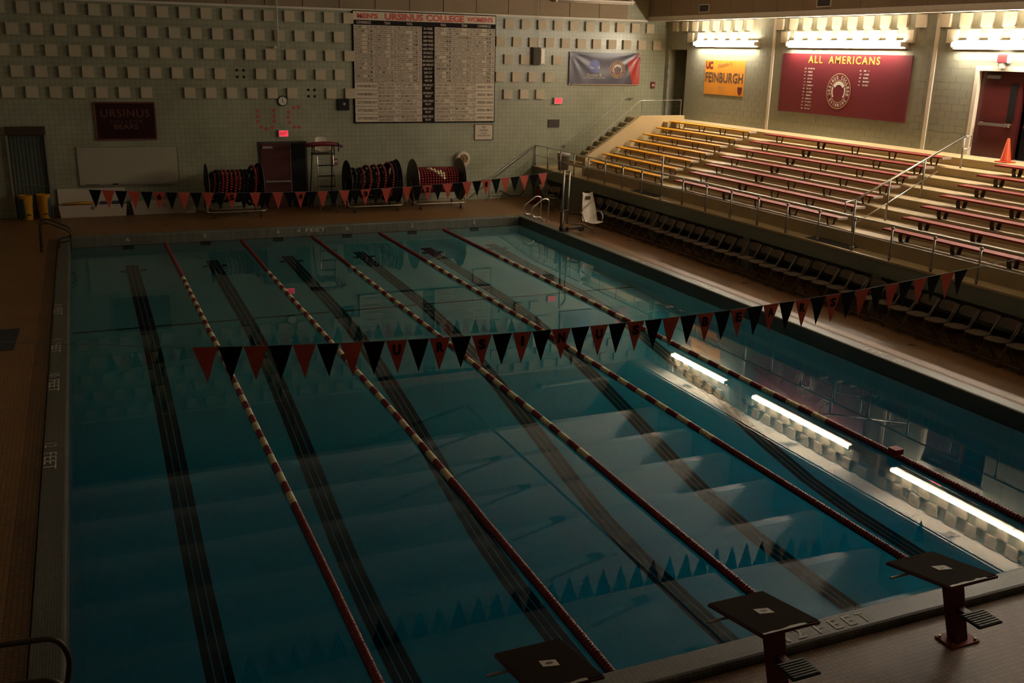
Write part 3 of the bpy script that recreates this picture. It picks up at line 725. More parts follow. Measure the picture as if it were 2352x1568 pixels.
# paw prints spelling UC
cz = lambda x, y: (560+x/9.046, 210+y/9.046)
paws = [(5.53,3.43),(5.53,3.25),(5.535,3.09),(5.61,2.91),(5.79,2.845),(5.99,2.895),(6.065,3.10),(6.06,3.265),(6.055,3.445),(6.885,3.555),(6.715,3.53),(6.555,3.395),(6.52,3.22),(6.55,3.05),(6.715,2.90),(6.885,2.895)]
s = TX((0, 0, 0), (1,0,0), (0,0,1), .006); s.disc(0, -.015, .038, 14, .032)
for a in (-.95, -.32, .32, .95): s.disc(.058*math.sin(a), .055*math.cos(a)-.01, .016, 10, .02)
pm = s.mesh('paw_decal', 'paw_red')
for i, (x, z) in enumerate(paws):
    tag(place(pm, 'paw_decal', None, (x, YW, z), (0, rnd.uniform(-.5, .5), 0)), 'small red paw print decal stuck on the wall below the clock', 'decal', 'paw prints spelling two letters')
# loudspeaker-like dark box, brown vent, fire alarm
t, w, h = plate('timing_horn', 'square black horn unit on the wall beside the record board', 'horn', 8.20, 8.60, 3.455, 3.835, .07, 'black')
MB().lathe([(.075, 0), (.05, .03), (.02, .06)], (0, -.07, .2), (0,-1,0), 14).build('horn_cone', 'dull_steel', t)
t, w, h = plate('wall_vent', 'dark brown vent plate on the wall below the exit sign by the stairs', 'vent', 16.14, 16.605, 2.81, 3.10, .03, 'brown_vent')
for k in range(6): MB().box(-w+.02, w-.02, -.038, -.03, .03+k*.043, .05+k*.043).build('slat', 'bronze', t)
t, w, h = plate('fire_alarm', 'small red fire alarm box near the dark doorway corner', 'alarm', 20.46, 20.64, 4.26, 4.50, .05, 'guard_red')
MB().box(-.05, .05, -.075, -.05, .08, .14).build('strobe', 'white_plastic', t)
t, w, h = plate('fire_alarm', 'small red fire alarm box on the wall behind the lifeguard chair', 'alarm', 8.0, 8.14, 1.60, 1.84, .06, 'guard_red')
MB().box(-.05, .05, -.08, -.06, .12, .17).build('strobe', 'white_plastic', t)
# exit signs
def exit_sign(loc, rz, label):
    t = thing('exit_sign', label, 'exit sign', loc, rz)
    MB().box(-.17, .17, -.09, 0, -.115, .115).build('housing', 'exit_white', t)
    MB().box(-.14, .14, -.096, -.09, -.095, .095).build('lit_face', 'exit_red', t)
    s = TX((0, -.096, 0), (1,0,0), (0,0,1), .003); s.text('EXIT', 0, 0, .12, .22, 'c', .02); s.build('lettering', 'title_red', t)
    return t
exit_sign((6.335, YW, 2.705), 0, 'glowing red exit sign above the dark red door and below paw prints')
exit_sign((16.5, YW, 3.78), 0, 'glowing red exit sign on the wall beside the stair handrail')
t = exit_sign((XR, 11.67, 5.61), -PI/2, 'red exit sign above the maroon double door')
MB().box(-.06, .06, -.09, -.01, -.24, -.115).build('mount', 'exit_white', t)
# speaker boxes hung at the wall
t = thing('wall_speaker', 'pale grey loudspeaker box on the wall beside the record board', 'speaker', (15.62, YW, 5.06))
MB().prism([(-.22, 0, 0), (-.22, -.18, 0), (-.02, -.34, 0), (.20, -.25, 0), (.20, 0, 0)], (0, 0, .60)).build('cabinet', 'grey_bag', t, bevel=.01)
MB().prism([(.0, -.345, .04), (.18, -.265, .04), (.18, -.262, .56), (.0, -.342, .56)], (0, -.012, 0)).build('grille', 'trim_cream', t)
MB().cyl((0, -.10, .60), (-.03, -.10, 2.35), .008, 6).build('cable', 'trim_cream', t)
t = thing('conduit', 'cream conduit pipe hanging down the wall over the paw prints', 'pipe', (6.28, YW, 5.45))
MB().tube([(-.10, -.13, .02), (0, -.13, .0), (0, -.13, 2.5)], .022, 8).build('pipe', 'trim_cream', t, True)
MB().box(-.14, -.06, -.17, -.09, -.02, .05).build('junction_box', 'trim_cream', t)
t = thing('ceiling_strip_lamp', 'unlit cream strip lamp high on the end wall above the banner', 'lamp', (17.75, YW-.25, 7.30))
MB().box(-1.65, 1.65, -.06, .06, 0, .07).build('housing', 'trim_cream', t)
MB().cyl((-1.6, 0, -.03), (1.6, 0, -.03), .028, 10).build('tube', 'white_plastic', t, True)
for x in (-1.55, 1.55): MB().box(x-.03, x+.03, -.05, .25, -.06, .10).build('bracket', 'trim_cream', t)

# sports banner (creased cloth hung from its corners)
t = thing('sports_banner', 'creased navy and red sports banner hung on the end wall', 'banner', (18.42, YW, 4.36)); BW, BH = 3.0, 1.19
def cloth(u, v, lift=0):
    x = (u-.5)*BW; z = v*BH; d1_ = math.hypot(u*BW, (1-v)*BH); d2_ = math.hypot((1-u)*BW, (1-v)*BH)
    a1 = math.atan2((1-v)*BH, u*BW+1e-4); a2 = math.atan2((1-v)*BH, (1-u)*BW+1e-4)
    f = .018*math.sin(a1*13)*math.exp(-d1_*1.0)*min(1, d1_*5)+.018*math.sin(a2*13)*math.exp(-d2_*1.0)*min(1, d2_*5)
    sag = -.03*math.sin(PI*u)*v
    return (x, -.05-f-lift, z+sag)
MB().grid(cloth, 48, 20).build('cloth', 'banner_navy', t, True)
def red_part(u, v):                                         # red corner
    u0 = .905-.14*v if v < .69 else .807+(v-.69)/.31*.178
    return cloth(u0+(1-u0)*u, v, .004)
MB().grid(red_part, 10, 14).build('red_corner', 'banner_red', t, True)
class BT(TX):                                               # print that follows the cloth
    def p(s, x, y): 
        c = cloth(x/BW+.5, y/BH, .007); return Vector(c)
s = BT((0,0,0), (1,0,0), (0,0,1)); s.disc(-.44, .70, .23, 28, .25); s.build('printed_disc', 'banner_blue', t)
s = BT((0,0,0), (1,0,0), (0,0,1)); 
class BT2(BT):
    def p(s, x, y): return Vector(cloth(x/BW+.5, y/BH, .010))
s = BT2((0,0,0), (1,0,0), (0,0,1)); s.text('NCAA', -.43, .655, .12, .42, 'c', .03, slant=.3); s.build('lettering', 'pale_print', t)
s = BT2((0,0,0), (1,0,0), (0,0,1)); s.text('Division III', -.445, .37, .125, .61, 'c', .0); s.build('lettering', 'pale_print', t)
s = BT2((0,0,0), (1,0,0), (0,0,1)); s.strokes(-.92, .26, .95, .03, rnd); s.build('small_print', 'pale_print', t)['kind'] = 'stuff'
def seal(TXc, t, x, y, R, top, bottom, m_ring, m_field, m_text, m_pale):
    s = TXc((0,0,0), (1,0,0), (0,0,1)); s.disc(x, y, R, 40); s.build('seal_field', m_field, t)
    s = TXc((0,0,0), (1,0,0), (0,0,1)); s.o += s.n*.003
    s.ring(x, y, R*.95, R*1.0); s.ring(x, y, R*.60, R*.64); s.build('seal_ring', m_ring, t)
    s = TXc((0,0,0), (1,0,0), (0,0,1)); s.o += s.n*.004
    s.arc_text(top, x, y, R*.78, R*.20, PI*1.07, -PI*.07); s.arc_text(bottom, x, y, R*.78, R*.20, PI*1.22, PI*1.78, True)
    s.build('lettering', m_text, t)
    s = TXc((0,0,0), (1,0,0), (0,0,1)); s.o += s.n*.004
    s.ring(x, y, R*.36, R*.56, PI*.18, PI*.82, 20); s.ring(x, y, R*.47, R*.56, PI*.86, PI*1.22, 12); s.ring(x, y, R*.47, R*.56, -PI*.22, PI*.14, 12)
    s.build('seal_patch', m_pale, t)
class BT3(TX):
    def p(s, x, y): return Vector(cloth(x/BW+.5, y/BH, .008))+s.n*(s.o.dot(s.n)-.004)
seal(BT3, t, .53, .58, .33, 'URSINUS COLLEGE', 'ATHLETICS', 'seal_gold', 'seal_brown', 'seal_gold', 'pale_print')
for x, z in ((-1.48, 1.17), (1.48, 1.17), (-1.48, .03), (1.45, .02)): MB().lathe([(.025, 0), (.025, .02)], (x, -.04, z), (0,-1,0), 10).build('pin', 'white_plastic', t)
MB().grid(lambda u, v: ((u-.5)*BW*.93, -.065-.01*math.sin(u*70), .0+.03*v), 60, 1).build('hem', 'seal_gold', t)

# ================================================================== THINGS ON THE RIGHT WALL (print runs toward -Y)
def rplate(name, label, cat, ya_, yb_, z0, z1, th, mt):
    t = thing(name, label, cat, (XR, (ya_+yb_)/2, z0), -PI/2); w = (ya_-yb_)/2; h = z1-z0
    MB().box(-w, w, -th, -.001, 0, h).build('panel', mt, t); return t, w, h
t, w, h = rplate('honours_board', 'big maroon wall board with gold heading and round seal under a lamp', 'sign', 20.13, 14.63, 3.855, 5.64, .03, 'maroon_board')
for s_, x_, w_ in (('ALL', -1.17, .66), ('AMERICANS', .495, 2.13)): s = TX((0, -.03, 0), (1,0,0), (0,0,1)); s.text(s_, x_, 1.62, .22, w_, 'c', .015, 1.25); s.build('heading_word', 'gold_paint', t)
s = TX((0, -.03, 0), (1,0,0), (0,0,1))
for k in range(13):
    y = 1.345-.1*k; s.strokes(-1.62, y, .08, .045, rnd); s.strokes(-1.45, y, rnd.uniform(.2, .3), .05, rnd)
for k in range(5):
    y = 1.335-.1*k; s.strokes(.80, y, .08, .045, rnd); s.strokes(.97, y, rnd.uniform(.2, .3), .05, rnd)
s.build('name_list', 'pale_print', t)['kind'] = 'stuff'
class RT(TX):
    def __init__(s, o, r, u, lift=.004): super().__init__((0, -.03, 0), r, u, lift)
seal(RT, t, .0, .72, .52, 'URSINUS COLLEGE', 'SWIMMING', 'seal_gold', 'maroon_board', 'pale_print', 'pale_print')
t, w, h = rplate('welcome_banner', 'orange welcome banner with big black lettering on the block wall', 'banner', 24.47, 22.11, 4.19, 5.36, .012, 'banner_orange')
s = TX((0, -.012, 0), (1,0,0), (0,0,1)); s.text('FEINBURGH', 0.0, .59, .34, 2.24, 'c', .02); s.build('lettering', 'text_brown', t)
s = TX((0, -.012, 0), (1,0,0), (0,0,1)); s.text('Welcome to', .0, 1.03, .15, .86, 'c', .0, slant=.3, rot=.17); s.build('script_lettering', 'seal_brown', t)
s = TX((0, -.012, 0), (1,0,0), (0,0,1)); s.text('UC', -.915, 1.0, .27, .45, 'c', .06); s.build('monogram_edge', 'maroon_paint', t)
s = TX((0, -.012, 0), (1,0,0), (0,0,1), .007); s.text('UC', -.915, 1.0, .24, .40, 'c', .0); s.build('monogram', 'red_plastic', t)
s = TX((0, -.012, 0), (1,0,0), (0,0,1)); s.poly([(.86, .30), (1.12, .30), (1.12, .16), (1.06, .07), (.99, .02), (.92, .07), (.86, .16)]); s.build('shield', 'maroon_board', t)
s = TX((0, -.012, 0), (1,0,0), (0,0,1)); s.strokes(-.28, .26, .4, .05, rnd); s.strokes(-.2, .17, .3, .05, rnd); s.build('small_print', 'seal_gold', t)['kind'] = 'stuff'
t, w, h = rplate('wall_socket', 'small grey wall socket below the maroon wall board', 'socket', 18.36, 18.28, 3.60, 3.72, .02, 'dull_steel')

# ================================================================== FLAG LINES
def pennant_line(y, x0, n_, first, pitch, zmin, xm, k_, ends, letters, label):
    t = thing('pennant_line', label, 'flags', (0, y, 0)); zf = lambda x: zmin+k_*(x-xm)**2
    pts = [(ends[0], 0, zf(ends[0]))]+[(x0+i*.6, 0, zf(x0+i*.6)) for i in range(int(n_*pitch/.6)+1)]+[(ends[1], 0, zf(ends[1]) if len(ends) < 3 else ends[2])]
    MB().tube(pts, .004, 5).build('rope', 'grey_bag', t)
    rr = 0
    for i in range(n_):
        xa, xb = x0+i*pitch+.004, x0+(i+1)*pitch-.004; red = (i % 2 == 0) == (first == 'r')
        xc = (xa+xb)/2; d = rnd.uniform(-.015, .015)
        a, b, c = Vector((xa, 0, zf(xa))), Vector((xb, 0, zf(xb))), Vector((xc+d, rnd.uniform(-.02, .02), zf(xc)-.42))
        m = MB(); th = Vector((0, .002, 0)); e = (a+b)/2*.5+c*.5+Vector((0, rnd.uniform(-.015, .015), 0))
        m.add([a-th, b-th, (b+c)/2-th+Vector((0, e.y, 0)), c-th, (a+c)/2-th+Vector((0, e.y, 0)), a+th, b+th, (b+c)/2+th+Vector((0, e.y, 0)), c+th, (a+c)/2+th+Vector((0, e.y, 0))],
              [(0,1,2,4), (4,2,3), (6,5,9,7), (7,9,8), (0,5,6,1), (1,6,7,2), (2,7,8,3), (3,8,9,4), (4,9,5,0)])
        pn = m.build('pennant', 'pennant_red' if red else 'pennant_black', t)
        if red:
            if rr in letters:
                ch = letters[rr]; s = TX((xc, -.012, zf(xc)-.115), (1,0,0), (0,0,1), .004); s.text(ch, 0, 0, .135, .04 if ch in 'I' else .055 if ch == '1' else .10, 'c', .045); s.build('letter', 'pennant_black', pn)
            rr += 1
    return t
pennant_line(4.57, 1.03, 42, 'r', .2795, 2.05, 6.2, .0078, (-5.4, XB+.02, 2.62), dict(zip([4,5,6,7,8,9,10,12,13,14,15,16], 'URSINUSBEARS')), 'flag line of red and black pennants with black letters over the deep end')
pennant_line(18.29, .15, 42, 'b', .28, 2.0, 5.6, .0075, (-5.4, XB+.02, 2.62), dict(zip([2,5,8,11,14,17], '654321')), 'flag line of red and black pennants numbered six to one over the shallow end')

# ================================================================== LANE ROPES
ROPE = {1: [(2.03,22.75),(2.04,21.7),(2.08,17.83),(2.1,13.44),(2.12,11.93),(2.12,7.51),(2.13,4.78),(2.12,.12)],
        2: [(4.14,22.75),(4.14,18.12),(4.19,11.92),(4.20,10.54),(4.225,7.25),(4.215,4.68),(4.19,3.43),(4.16,.12)],
        3: [(6.23,22.75),(6.27,18.0),(6.31,11.48),(6.31,6.52),(6.25,2.65),(6.23,.12)],
        4: [(8.32,22.75),(8.37,18.33),(8.44,11.2),(8.41,8.13),(8.37,4.19),(8.35,.12)],
        5: [(10.42,22.75),(10.48,17.67),(10.53,12.04),(10.52,9.12),(10.51,5.2),(10.53,2.97),(10.49,.12)]}
def rope_x(k, y):
    P = ROPE[k]
    for (xa, ya_), (xb, yb_) in zip(P, P[1:]):
        if yb_ <= y <= ya_: 
            f = (ya_-y)/(ya_-yb_); f = f*f*(3-2*f)*.5+f*.5
            return xa+(xb-xa)*f
    return P[-1][0]
SEG = .325
def segmesh(mt):
    pr = []; nd = 7; L_ = SEG/nd
    for i in range(nd): pr += [(.028, i*L_+.001), (.05, i*L_+L_*.3), (.052, i*L_+L_*.6), (.028, (i+1)*L_-.001)]
    return MB().lathe(pr, (0,0,-0), (0,1,0), 10).mesh('float_run', mt, True)
SR, SW = segmesh('float_red'), segmesh('float_white')
LN = ['six', 'five', 'four', 'three', 'two', 'one']
for k in range(1, 6):
    t = thing('lane_rope', 'floating red and white lane rope between lanes %s and %s' % (LN[k-1], LN[k]), 'lane rope', (0, 0, .02), 0, 'lane ropes')
    y = 22.7; i = 0
    while y-SEG > .25:
        yb_ = y-SEG; white = 4.7 < y-SEG/2 < 18.1 and int((18.1-(y-SEG/2))/SEG) % 2 == 0
        xa, xb = rope_x(k, y), rope_x(k, yb_)
        place(SW if white else SR, 'float_run', t, (xb, yb_, 0), (0, 0, -math.atan2(xa-xb, SEG)))
        y = yb_
    MB().tube([(rope_x(k, yy_), yy_, 0) for yy_ in [22.84, 22.0, 18, 14, 10, 6, 3, 1, .25, .02]], .008, 5).build('cable', 'dull_steel', t)
    if k == 5: MB().box(10.45, 10.60, 3.3, 3.45, .0, .11).build('tension_box', 'red_plastic', t)

# ================================================================== STARTING BLOCKS
def start_block(lane, xc, label):
    t = thing('starting_block', label, 'starting block', (xc, -.70, ZD), 0, 'starting blocks')
    m = MB(); m.prism([(-.17, -.11, 0), (.17, -.11, 0), (.17, .11, 0), (-.17, .11, 0)], (0, 0, .015)); pl = m.build('base_plate', 'red_plastic', t)
    for a in (-.14, .14):
        for b in (-.08, .08): MB().cyl((a, b, .015), (a, b, .035), .012, 6).build('bolt', 'dull_steel', pl)
    m = MB(); a = [(-.075, -.06, .015), (.075, -.06, .015), (.075, .06, .015), (-.075, .06, .015)]; b = [(-.075, .10, .60), (.075, .10, .60), (.075, .24, .57), (-.075, .24, .57)]
    m.add(a+b, [(3,2,1,0), (4,5,6,7), (0,1,5,4), (1,2,6,5), (2,3,7,6), (3,0,4,7)]); m.build('post', 'maroon_paint', t, bevel=.01)
    z1, z0, y1, y0 = .90-ZD, .755-ZD, -.08, .70                # rear high, front low
    def pl3(x, f, dz): return (x, y1+(y0-y1)*f, z1+(z0-z1)*f+dz)
    m = MB(); m.add([pl3(-.305,0,-.03), pl3(.305,0,-.03), pl3(.305,1,-.03), pl3(-.305,1,-.03), pl3(-.305,0,0), pl3(.305,0,0), pl3(.305,1,0), pl3(-.305,1,0)], [(3,2,1,0),(4,5,6,7),(0,1,5,4),(1,2,6,5),(2,3,7,6),(3,0,4,7)])
    plat = m.build('platform', 'maroon_paint', t, bevel=.006)
    m = MB(); m.add([pl3(-.295,.02,.001), pl3(.295,.02,.001), pl3(.295,.99,.001), pl3(-.295,.99,.001), pl3(-.295,.02,.006), pl3(.295,.02,.006), pl3(.295,.99,.006), pl3(-.295,.99,.006)], [(3,2,1,0),(4,5,6,7),(0,1,5,4),(1,2,6,5),(2,3,7,6),(3,0,4,7)])
    m.build('grip_mat', 'block_top', plat)
    q_ = [(-.09,.47), (.03,.40), (.10,.52), (-.03,.60)] if lane != 3 else [(-.02,.42), (.12,.42), (.10,.52), (-.05,.54)]
    m = MB(); m.add([pl3(x, f, .0085) for x, f in [(-.055,.46), (.075,.41), (.085,.55), (-.045,.60)]], [(0,1,2,3)]); st = m.build('sticker', 'pale_print', plat)
    m = MB(); m.add([pl3(.015+.035*math.cos(a_), .505+.03*math.sin(a_), .0095) for a_ in [k*PI/5 for k in range(10)]], [tuple(range(10))]); m.build('sticker_mark', 'seal_brown', st)
    rr = random.Random(lane); e = []
    m = MB(); top_ = [pl3(-.29+.05*j, .02+rr.uniform(.004, .035), .008) for j in range(10)]; bot = [pl3(-.29+.05*j, -.004, .008) for j in range(10)]
    m.add(top_+bot, [(10+j, 11+j, j+1, j) for j in range(9)]); m.build('torn_tape', 'end_cap', plat)
    MB().cyl((-.46, .47, z0-.02), (.28, .47, z0-.02), .013, 8).build('backstroke_bar', 'dull_steel', t)
    m = MB(); m.box(-.15, .15, -.33, -.09, .335, .36); stp = m.build('step', 'rubber', t, bevel=.012)
    for j in range(7): MB().box(-.13, .13, -.315+j*.032, -.302+j*.032, .36, .366).build('tread_rib', 'reel_grey', stp)
    MB().box(-.04, .04, -.12, .03, .28, .335).build('step_bracket', 'maroon_paint', t)
    return t
start_block(5, 1.5*LW, 'maroon starting block at the deep end of lane five')
start_block(4, 2.5*LW, 'maroon starting block at the deep end of lane four')
start_block(3, 3.5*LW, 'maroon starting block at the deep end of lane three')

# ================================================================== FOLDING CHAIRS UNDER THE BALCONY
def folding_chair(label, group=None):
    t = thing('folding_chair', label, 'chair', (0,0,0), 0, group)          # faces -X
    m = MB(); n_ = 14
    top_ = []
    for k in range(n_):
        a = 2*PI*k/n_; top_.append((.02+.20*math.copysign(abs(math.cos(a))**.7, math.cos(a)), .215*math.copysign(abs(math.sin(a))**.6, math.sin(a)), .44))
    m.prism([(x, y, .42) for x, y, z in top_], (0, 0, .022)); m.build('seat', 'tan_plastic', t, bevel=.006)
    def bk(u, v): 
        a = (u-.5)*2; return (.245+.03*(1-a*a)+.05*v, .215*a, .60+.19*v-(.03*abs(a)**6)*(1 if v > .5 else -1))
    m = MB(); m.grid(bk, 8, 4); nb = len(m.v)
    m.grid(lambda u, v: tuple(Vector(bk(1-u, v))+Vector((.014, 0, 0))), 8, 4); m.build('backrest', 'tan_plastic', t, True)
    for s_ in (-1, 1):
        MB().tube(rounded([(-.20, s_*.225, 0), (.02, s_*.225, .42), (.27, s_*.225, .79)], .05), .011, 6).build('leg', 'tan_plastic', t, True)
        MB().tube([(.30, s_*.20, 0), (-.02, s_*.20, .43)], .011, 6).build('leg', 'tan_plastic', t, True)
    MB().cyl((.24, -.20, .085), (.24, .20, .085), .009, 6).build('stretcher', 'tan_plastic', t)
    MB().cyl((-.155, -.225, .085), (-.155, .225, .085), .009, 6).build('stretcher', 'tan_plastic', t)
    return t
ch0 = folding_chair('tan folding chair in the long row under the balcony edge', 'folding chairs under the balcony')
CY = [21.5-.478*i for i in range(37)]
for i, y in enumerate(CY):
    o = ch0 if i == 0 else copy_tree(ch0)
    o.location = (15.11+rnd.uniform(-.05, .05), y, ZD); o.rotation_euler = (0, 0, rnd.uniform(-.025, .025))
for x, y, rz, lb in ((15.1, 24.75, 1.9, 'tan folding chair standing by the dark grille'), (14.85, 24.1, .6, 'tan folding chair turned sideways near the pool lift')):
    o = copy_tree(ch0); o.location = (x, y, ZD); o.rotation_euler = (0, 0, rz); o['label'] = lb; o['group'] = 'loose folding chairs'
# grille, extinguisher
t = thing('air_grille', 'dark louvred air grille set in the balcony wall', 'grille', (XB, 25.25, .50))
MB().box(.02, .10, -.70, .70, 0, .55).build('backing', 'black', t)
for k in range(16): MB().box(-.004, .03, -.68+k*.09, -.65+k*.09, .01, .545).build('slat', 'bronze', t)
t = thing('fire_extinguisher', 'red fire extinguisher standing by the balcony wall', 'extinguisher', (15.35, 26.2, ZD))
MB().lathe([(.075, 0), (.08, .02), (.08, .38), (.05, .45), (.025, .47), (.025, .50)], (0,0,0), (0,0,1), 16).build('cylinder', 'red_plastic', t, True)
MB().tube([(0, 0, .50), (-.05, -.03, .53), (-.10, -.05, .40), (-.09, -.05, .2)], .012, 6).build('hose', 'black', t); MB().box(-.07, .03, -.015, .015, .50, .53).build('handle', 'black', t)
t = thing('red_tray', 'flat red tray on the deck by the fire extinguisher', 'tray', (15.0, 25.7, ZD)); MB().box(-.25, .25, -.18, .18, 0, .04).build('base', 'red_plastic', t); 
for a in ((-.25,.25,-.18,-.16),(-.25,.25,.16,.18),(-.25,-.23,-.16,.16),(.23,.25,-.16,.16)): MB().box(*a, .04, .09).build('rim', 'maroon_paint', t)
t = thing('metal_trestle', 'small grey metal folding trestle beneath the far wall handrail', 'trestle', (13.85, 26.85, ZD))
for s_ in (-1, 1):
    MB().tube(rounded([(s_*.19, -.12, 0), (s_*.19, 0, .52), (s_*.12, .02, .62)], .05), .011, 6).build('leg', 'dull_steel', t); MB().tube([(s_*.19, .12, 0), (s_*.19, 0, .50)], .011, 6).build('leg', 'dull_steel', t)
MB().cyl((-.19, -.10, .10), (.19, -.10, .10), .01, 6).build('crossbar', 'dull_steel', t); MB().cyl((-.19, 0, .40), (.19, 0, .40), .01, 6).build('crossbar', 'dull_steel', t); MB().cyl((-.19, -.10, .22), (.19, -.10, .22), .01, 6).build('crossbar', 'dull_steel', t)
tag(MB().tube([(14.2, 27.15, ZD+.3), (14.6, 27.1, ZD+.10), (15.0, 27.12, ZD+.08), (15.25, 27.15, ZD+.35), (15.3, 27.2, ZD+.7)], .018, 6).build('hose', 'black', None, True), 'black hose lying along the foot of the far wall', 'hose')

# ================================================================== POOL LIFT, LADDER, GRAB RAILS
t = thing('pool_lift', 'pool lift with white plastic seat and tall steel mast at the pool edge', 'pool lift', (13.30, 19.95, ZC))
MB().cyl((-.06, 0, -.45), (-.06, 0, .58), .055, 12).build('outer_mast', 'bronze', t, True)
MB().cyl((-.06, 0, .55), (-.04, 0, 1.82), .032, 10).build('inner_mast', 'dull_steel', t, True)
MB().cyl((.40, .55, .10), (.42, .55, 1.70), .030, 10).build('carriage_pole', 'dull_steel', t, True)
MB().tube([(-.05, 0, 1.80), (.42, .55, 1.72)], .03, 8).build('top_arm', 'bronze', t)
MB().tube([(-.05, 0, .60), (.41, .55, .55)], .02, 8).build('lower_arm', 'steel', t)
MB().tube([(.40, .55, .12), (.75, .20, .14), (1.0, -.05, .0)], .022, 8).build('foot_arm', 'dull_steel', t)
m = MB(); m.box(.05, .60, -.22, -.06, .06, .14); m.box(.48, .60, -.22, -.06, 0, .06); m.box(-.10, .10, -.16, .10, .0, .12); m.build('deck_anchor', 'bronze', t, bevel=.01)
def seat_s(u, v):
    a = (u-.5)*2; 
    if v < .35: f = v/.35; y = -.10-.42*(1-f); z = .27-.03*f; w_ = .27-.02*f
    else: f = (v-.35)/.65; y = -.10+.22*f; z = .24+.86*f; w_ = .25-.10*f*f if f < .85 else .17
    return (.82+w_*a, y-.05*a*a*(1 if v > .3 else 0), z+.05*a*a)
m = MB(); m.grid(seat_s, 12, 18); m.grid(lambda u, v: tuple(Vector(seat_s(1-u, v))+Vector((0, .03, -.02))), 12, 18)
sh = m.build('seat_shell', 'white_plastic', t, True)
MB().box(.74, .90, .02, .05, .92, 1.02).build('headrest_slot', 'bronze', sh)
for s_ in (-1, 1): MB().tube(rounded([(.82+s_*.25, .02, .55), (.82+s_*.33, -.20, .58), (.82+s_*.33, -.36, .44), (.82+s_*.30, -.36, .32)], .06), .018, 8).build('armrest', 'dull_steel', t, True)
MB().cyl((.41, .50, .45), (.80, .06, .45), .025, 8).build('seat_arm', 'bronze', t)
def bend_rail(pts, r=.024): return MB().tube(rounded(pts, .12, 5), r, 10)
t = thing('pool_ladder', 'pair of bent steel ladder rails at the far corner of the pool', 'ladder', (0, 0, 0))
for y in (21.62, 22.2):
    bend_rail([(13.56, y, ZC), (13.60, y, 1.0), (13.42, y, 1.06), (12.96, y, .74), (13.02, y, .47), (13.30, y, .47), (13.40, y, ZC)]).build('rail', 'steel', t, True)
    MB().lathe([(.05, 0), (.05, .02), (.03, .03)], (13.56, y, ZC), (0,0,1), 12).build('foot_plate', 'dull_steel', t)
MB().cyl((13.0, 21.62, .47), (13.0, 22.2, .47), .016, 8).build('step_bar', 'dull_steel', t)
t = thing('grab_rail', 'dark bent grab rails at the pool corner beside yellow bins', 'grab rail', (0, 0, 0))
for y in (21.4, 22.0):
    bend_rail([(-1.12, y, ZD), (-1.10, y, .95), (-.92, y, 1.0), (-.36, y, .72), (-.38, y, .50), (-.66, y, .45), (-.70, y, ZC)]).build('rail', 'bronze', t, True)
t = thing('grab_rail', 'dark bent grab rail beside the deep end by lane six', 'grab rail', (0, 0, 0))
for y in (.72, 1.3):
    bend_rail([(-1.2, y, ZD), (-1.2, y, .88), (-1.0, y, .94), (-.44, y, .90), (-.36, y, .70), (-.42, y, .40), (-.62, y, ZC)]).build('rail', 'bronze', t, True)
tag(MB().prism([(-1.34, 12.28, ZD), (-1.30, 13.72, ZD), (-2.4, 13.75, ZD), (-2.4, 12.2, ZD)], (0, 0, .012)).build('rubber_mat', 'rubber'), 'black rubber mat on the deck beside the pool curb', 'mat')
for pts, lb in (([(15.70, 18.75), (16.02, 18.80), (16.02, 20.3), (15.70, 20.2)], 'dark rubber mat on the balcony walkway near the flag pole'), ([(15.70, 10.45), (16.02, 10.47), (16.02, 11.9), (15.70, 11.88)], 'dark rubber mat on the walkway at the handrail aisle')):
    tag(MB().prism([(x, y, ZS+.013) for x, y in pts], (0, 0, .012)).build('rubber_mat', 'rubber'), lb, 'mat')

# ================================================================== TRASH CAN, CONE
t = thing('trash_can', 'grey lined trash can at the foot of the stairs', 'trash can', (16.1, 25.75, ZS+.013))
MB().lathe([(.19, 0), (.22, .56), (.235, .57), (.235, .60), (.22, .60)], (0,0,0), (0,0,1), 20).build('body', 'grey_bag', t, True)
MB().lathe([(.238, .50), (.245, .60), (.24, .625), (.21, .62), (.19, .55)], (0,0,0), (0,0,1), 20).build('bag_rim', 'white_plastic', t, True)
t = thing('traffic_cone', 'orange traffic cone in front of the maroon double door', 'cone', (20.5, 10.72, TZ[7]))
MB().box(-.17, .17, -.17, .17, 0, .03).build('base', 'cone_orange', t, bevel=.01)
MB().lathe([(.13, .03), (.12, .05), (.03, .56), (.022, .57)], (0,0,0), (0,0,1), 18).build('body', 'cone_orange', t, True)

